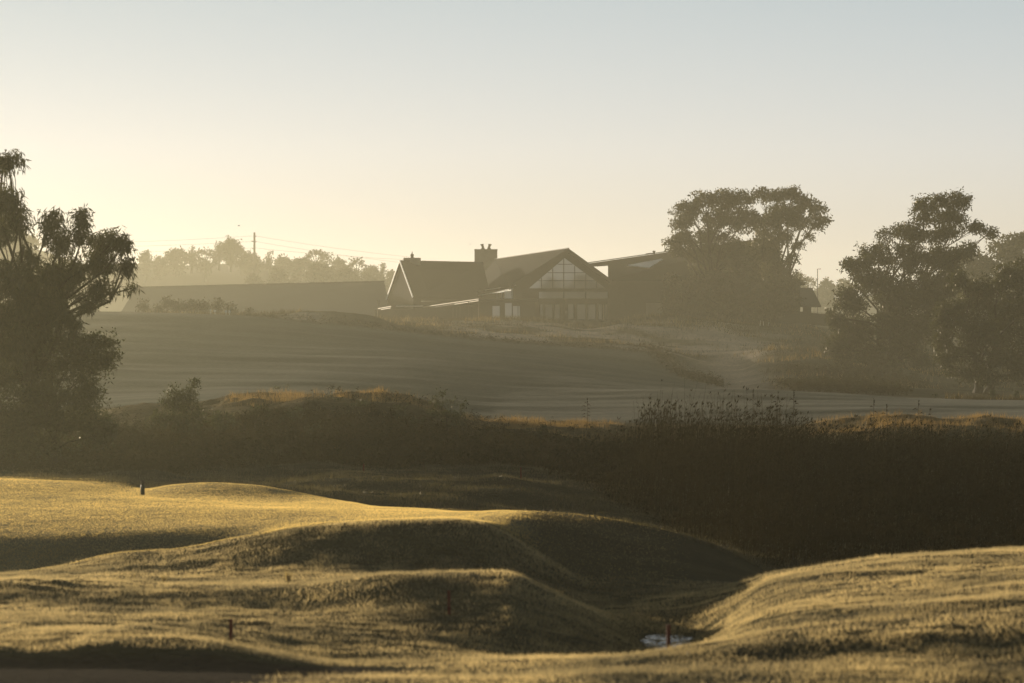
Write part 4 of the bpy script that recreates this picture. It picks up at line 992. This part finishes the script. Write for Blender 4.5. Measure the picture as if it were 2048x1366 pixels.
nt.links.new(gm.outputs[0], mxs.inputs[6]); nt.links.new(rp.outputs[0], mxs.inputs[7])
nt.links.new(mxs.outputs[2], bg.inputs[0]); nt.links.new(bg.outputs[0], out.inputs[0])

def mist():
    """thin haze that thickens with distance from the gully and thins out with height"""
    mb = MB(); mb.slab([(-1500, -80, -60), (1500, -80, -60), (1500, 2600, -60), (-1500, 2600, -60)], (0, 0, 108))
    m, t, o = new_mat('morning_mist')
    v = N(t, 'ShaderNodeVolumeScatter'); v.inputs['Anisotropy'].default_value = MIST_G
    v.inputs['Color'].default_value = (1, .94, .72, 1)
    ge = N(t, 'ShaderNodeNewGeometry'); sp = N(t, 'ShaderNodeSeparateXYZ'); t.links.new(ge.outputs['Position'], sp.inputs[0])
    r1 = N(t, 'ShaderNodeMapRange', interpolation_type='SMOOTHSTEP')
    for nm, vv in (('From Min', 170), ('From Max', 450), ('To Min', 0), ('To Max', 1)): r1.inputs[nm].default_value = vv
    r2 = N(t, 'ShaderNodeMapRange', interpolation_type='SMOOTHSTEP')
    for nm, vv in (('From Min', 6), ('From Max', 46), ('To Min', 1), ('To Max', .25)): r2.inputs[nm].default_value = vv
    t.links.new(sp.outputs['Y'], r1.inputs['Value']); t.links.new(sp.outputs['Z'], r2.inputs['Value'])
    mu = N(t, 'ShaderNodeMath', operation='MULTIPLY'); t.links.new(r1.outputs[0], mu.inputs[0]); t.links.new(r2.outputs[0], mu.inputs[1])
    ma = N(t, 'ShaderNodeMath', operation='MULTIPLY_ADD'); t.links.new(mu.outputs[0], ma.inputs[0])
    ma.inputs[1].default_value = MIST_FAR; ma.inputs[2].default_value = MIST_NEAR
    ma.inputs[1].default_value = MIST_FAR
    t.links.new(ma.outputs[0], v.inputs['Density'])
    # haze emits its own light, standing in for skylight scattered many times
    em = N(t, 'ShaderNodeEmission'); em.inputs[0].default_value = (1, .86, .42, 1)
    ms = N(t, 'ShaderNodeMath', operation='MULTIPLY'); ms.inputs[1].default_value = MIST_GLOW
    r3 = N(t, 'ShaderNodeMapRange', interpolation_type='SMOOTHSTEP')          # extra emission added on the left, imitating lens glare
    for nm, vv in (('From Min', 4), ('From Max', -36), ('To Min', 0), ('To Max', LEFT_VEIL_GLOW)): r3.inputs[nm].default_value = vv
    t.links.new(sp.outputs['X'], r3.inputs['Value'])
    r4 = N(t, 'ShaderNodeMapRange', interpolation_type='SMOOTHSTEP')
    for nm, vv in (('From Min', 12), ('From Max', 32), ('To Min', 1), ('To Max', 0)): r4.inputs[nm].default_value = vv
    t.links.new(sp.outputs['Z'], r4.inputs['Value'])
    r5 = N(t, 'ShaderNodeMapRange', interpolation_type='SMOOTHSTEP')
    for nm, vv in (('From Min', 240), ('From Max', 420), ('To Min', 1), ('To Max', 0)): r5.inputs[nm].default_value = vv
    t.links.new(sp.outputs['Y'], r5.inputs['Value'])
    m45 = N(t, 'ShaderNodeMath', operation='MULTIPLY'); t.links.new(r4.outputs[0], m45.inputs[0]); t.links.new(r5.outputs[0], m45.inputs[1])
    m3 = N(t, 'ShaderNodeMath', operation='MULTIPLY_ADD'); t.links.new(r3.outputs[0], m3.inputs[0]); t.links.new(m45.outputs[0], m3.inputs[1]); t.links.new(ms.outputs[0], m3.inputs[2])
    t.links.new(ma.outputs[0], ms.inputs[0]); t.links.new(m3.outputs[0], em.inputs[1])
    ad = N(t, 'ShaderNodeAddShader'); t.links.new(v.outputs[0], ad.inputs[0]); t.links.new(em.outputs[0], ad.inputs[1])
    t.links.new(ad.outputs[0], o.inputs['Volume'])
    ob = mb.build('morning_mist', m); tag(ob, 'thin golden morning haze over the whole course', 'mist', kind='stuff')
MIST_NEAR, MIST_FAR, MIST_G = .00012, .00064, .60
MIST_GLOW, LEFT_VEIL_GLOW = .21, .00028
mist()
scene.cycles.volume_step_rate = .2
scene.cycles.volume_max_steps = 256

cd = bpy.data.cameras.new('camera'); cam = bpy.data.objects.new('camera', cd); col.objects.link(cam)
cam.location = (0, 0, CAMZ); cd.lens = 120; cd.sensor_width = 36
cam.rotation_euler = (math.radians(90) - math.atan((683 - HY) / FPX), 0, 0)
cd.clip_start = .5; cd.clip_end = 9000
cd.dof.use_dof = True; cd.dof.focus_distance = 420; cd.dof.aperture_fstop = 1.1
scene.camera = cam
scene.view_settings.view_transform = 'Standard'; scene.view_settings.look = 'None'; scene.view_settings.exposure = 0
scene.render.engine = 'CYCLES'
c = scene.cycles
c.use_denoising = True
try: c.denoiser = 'OPENIMAGEDENOISE'
except Exception: pass
c.max_bounces = 6; c.diffuse_bounces = 2; c.glossy_bounces = 2; c.transmission_bounces = 4; c.volume_bounces = 0; c.transparent_max_bounces = 8
c.sample_clamp_indirect = 3
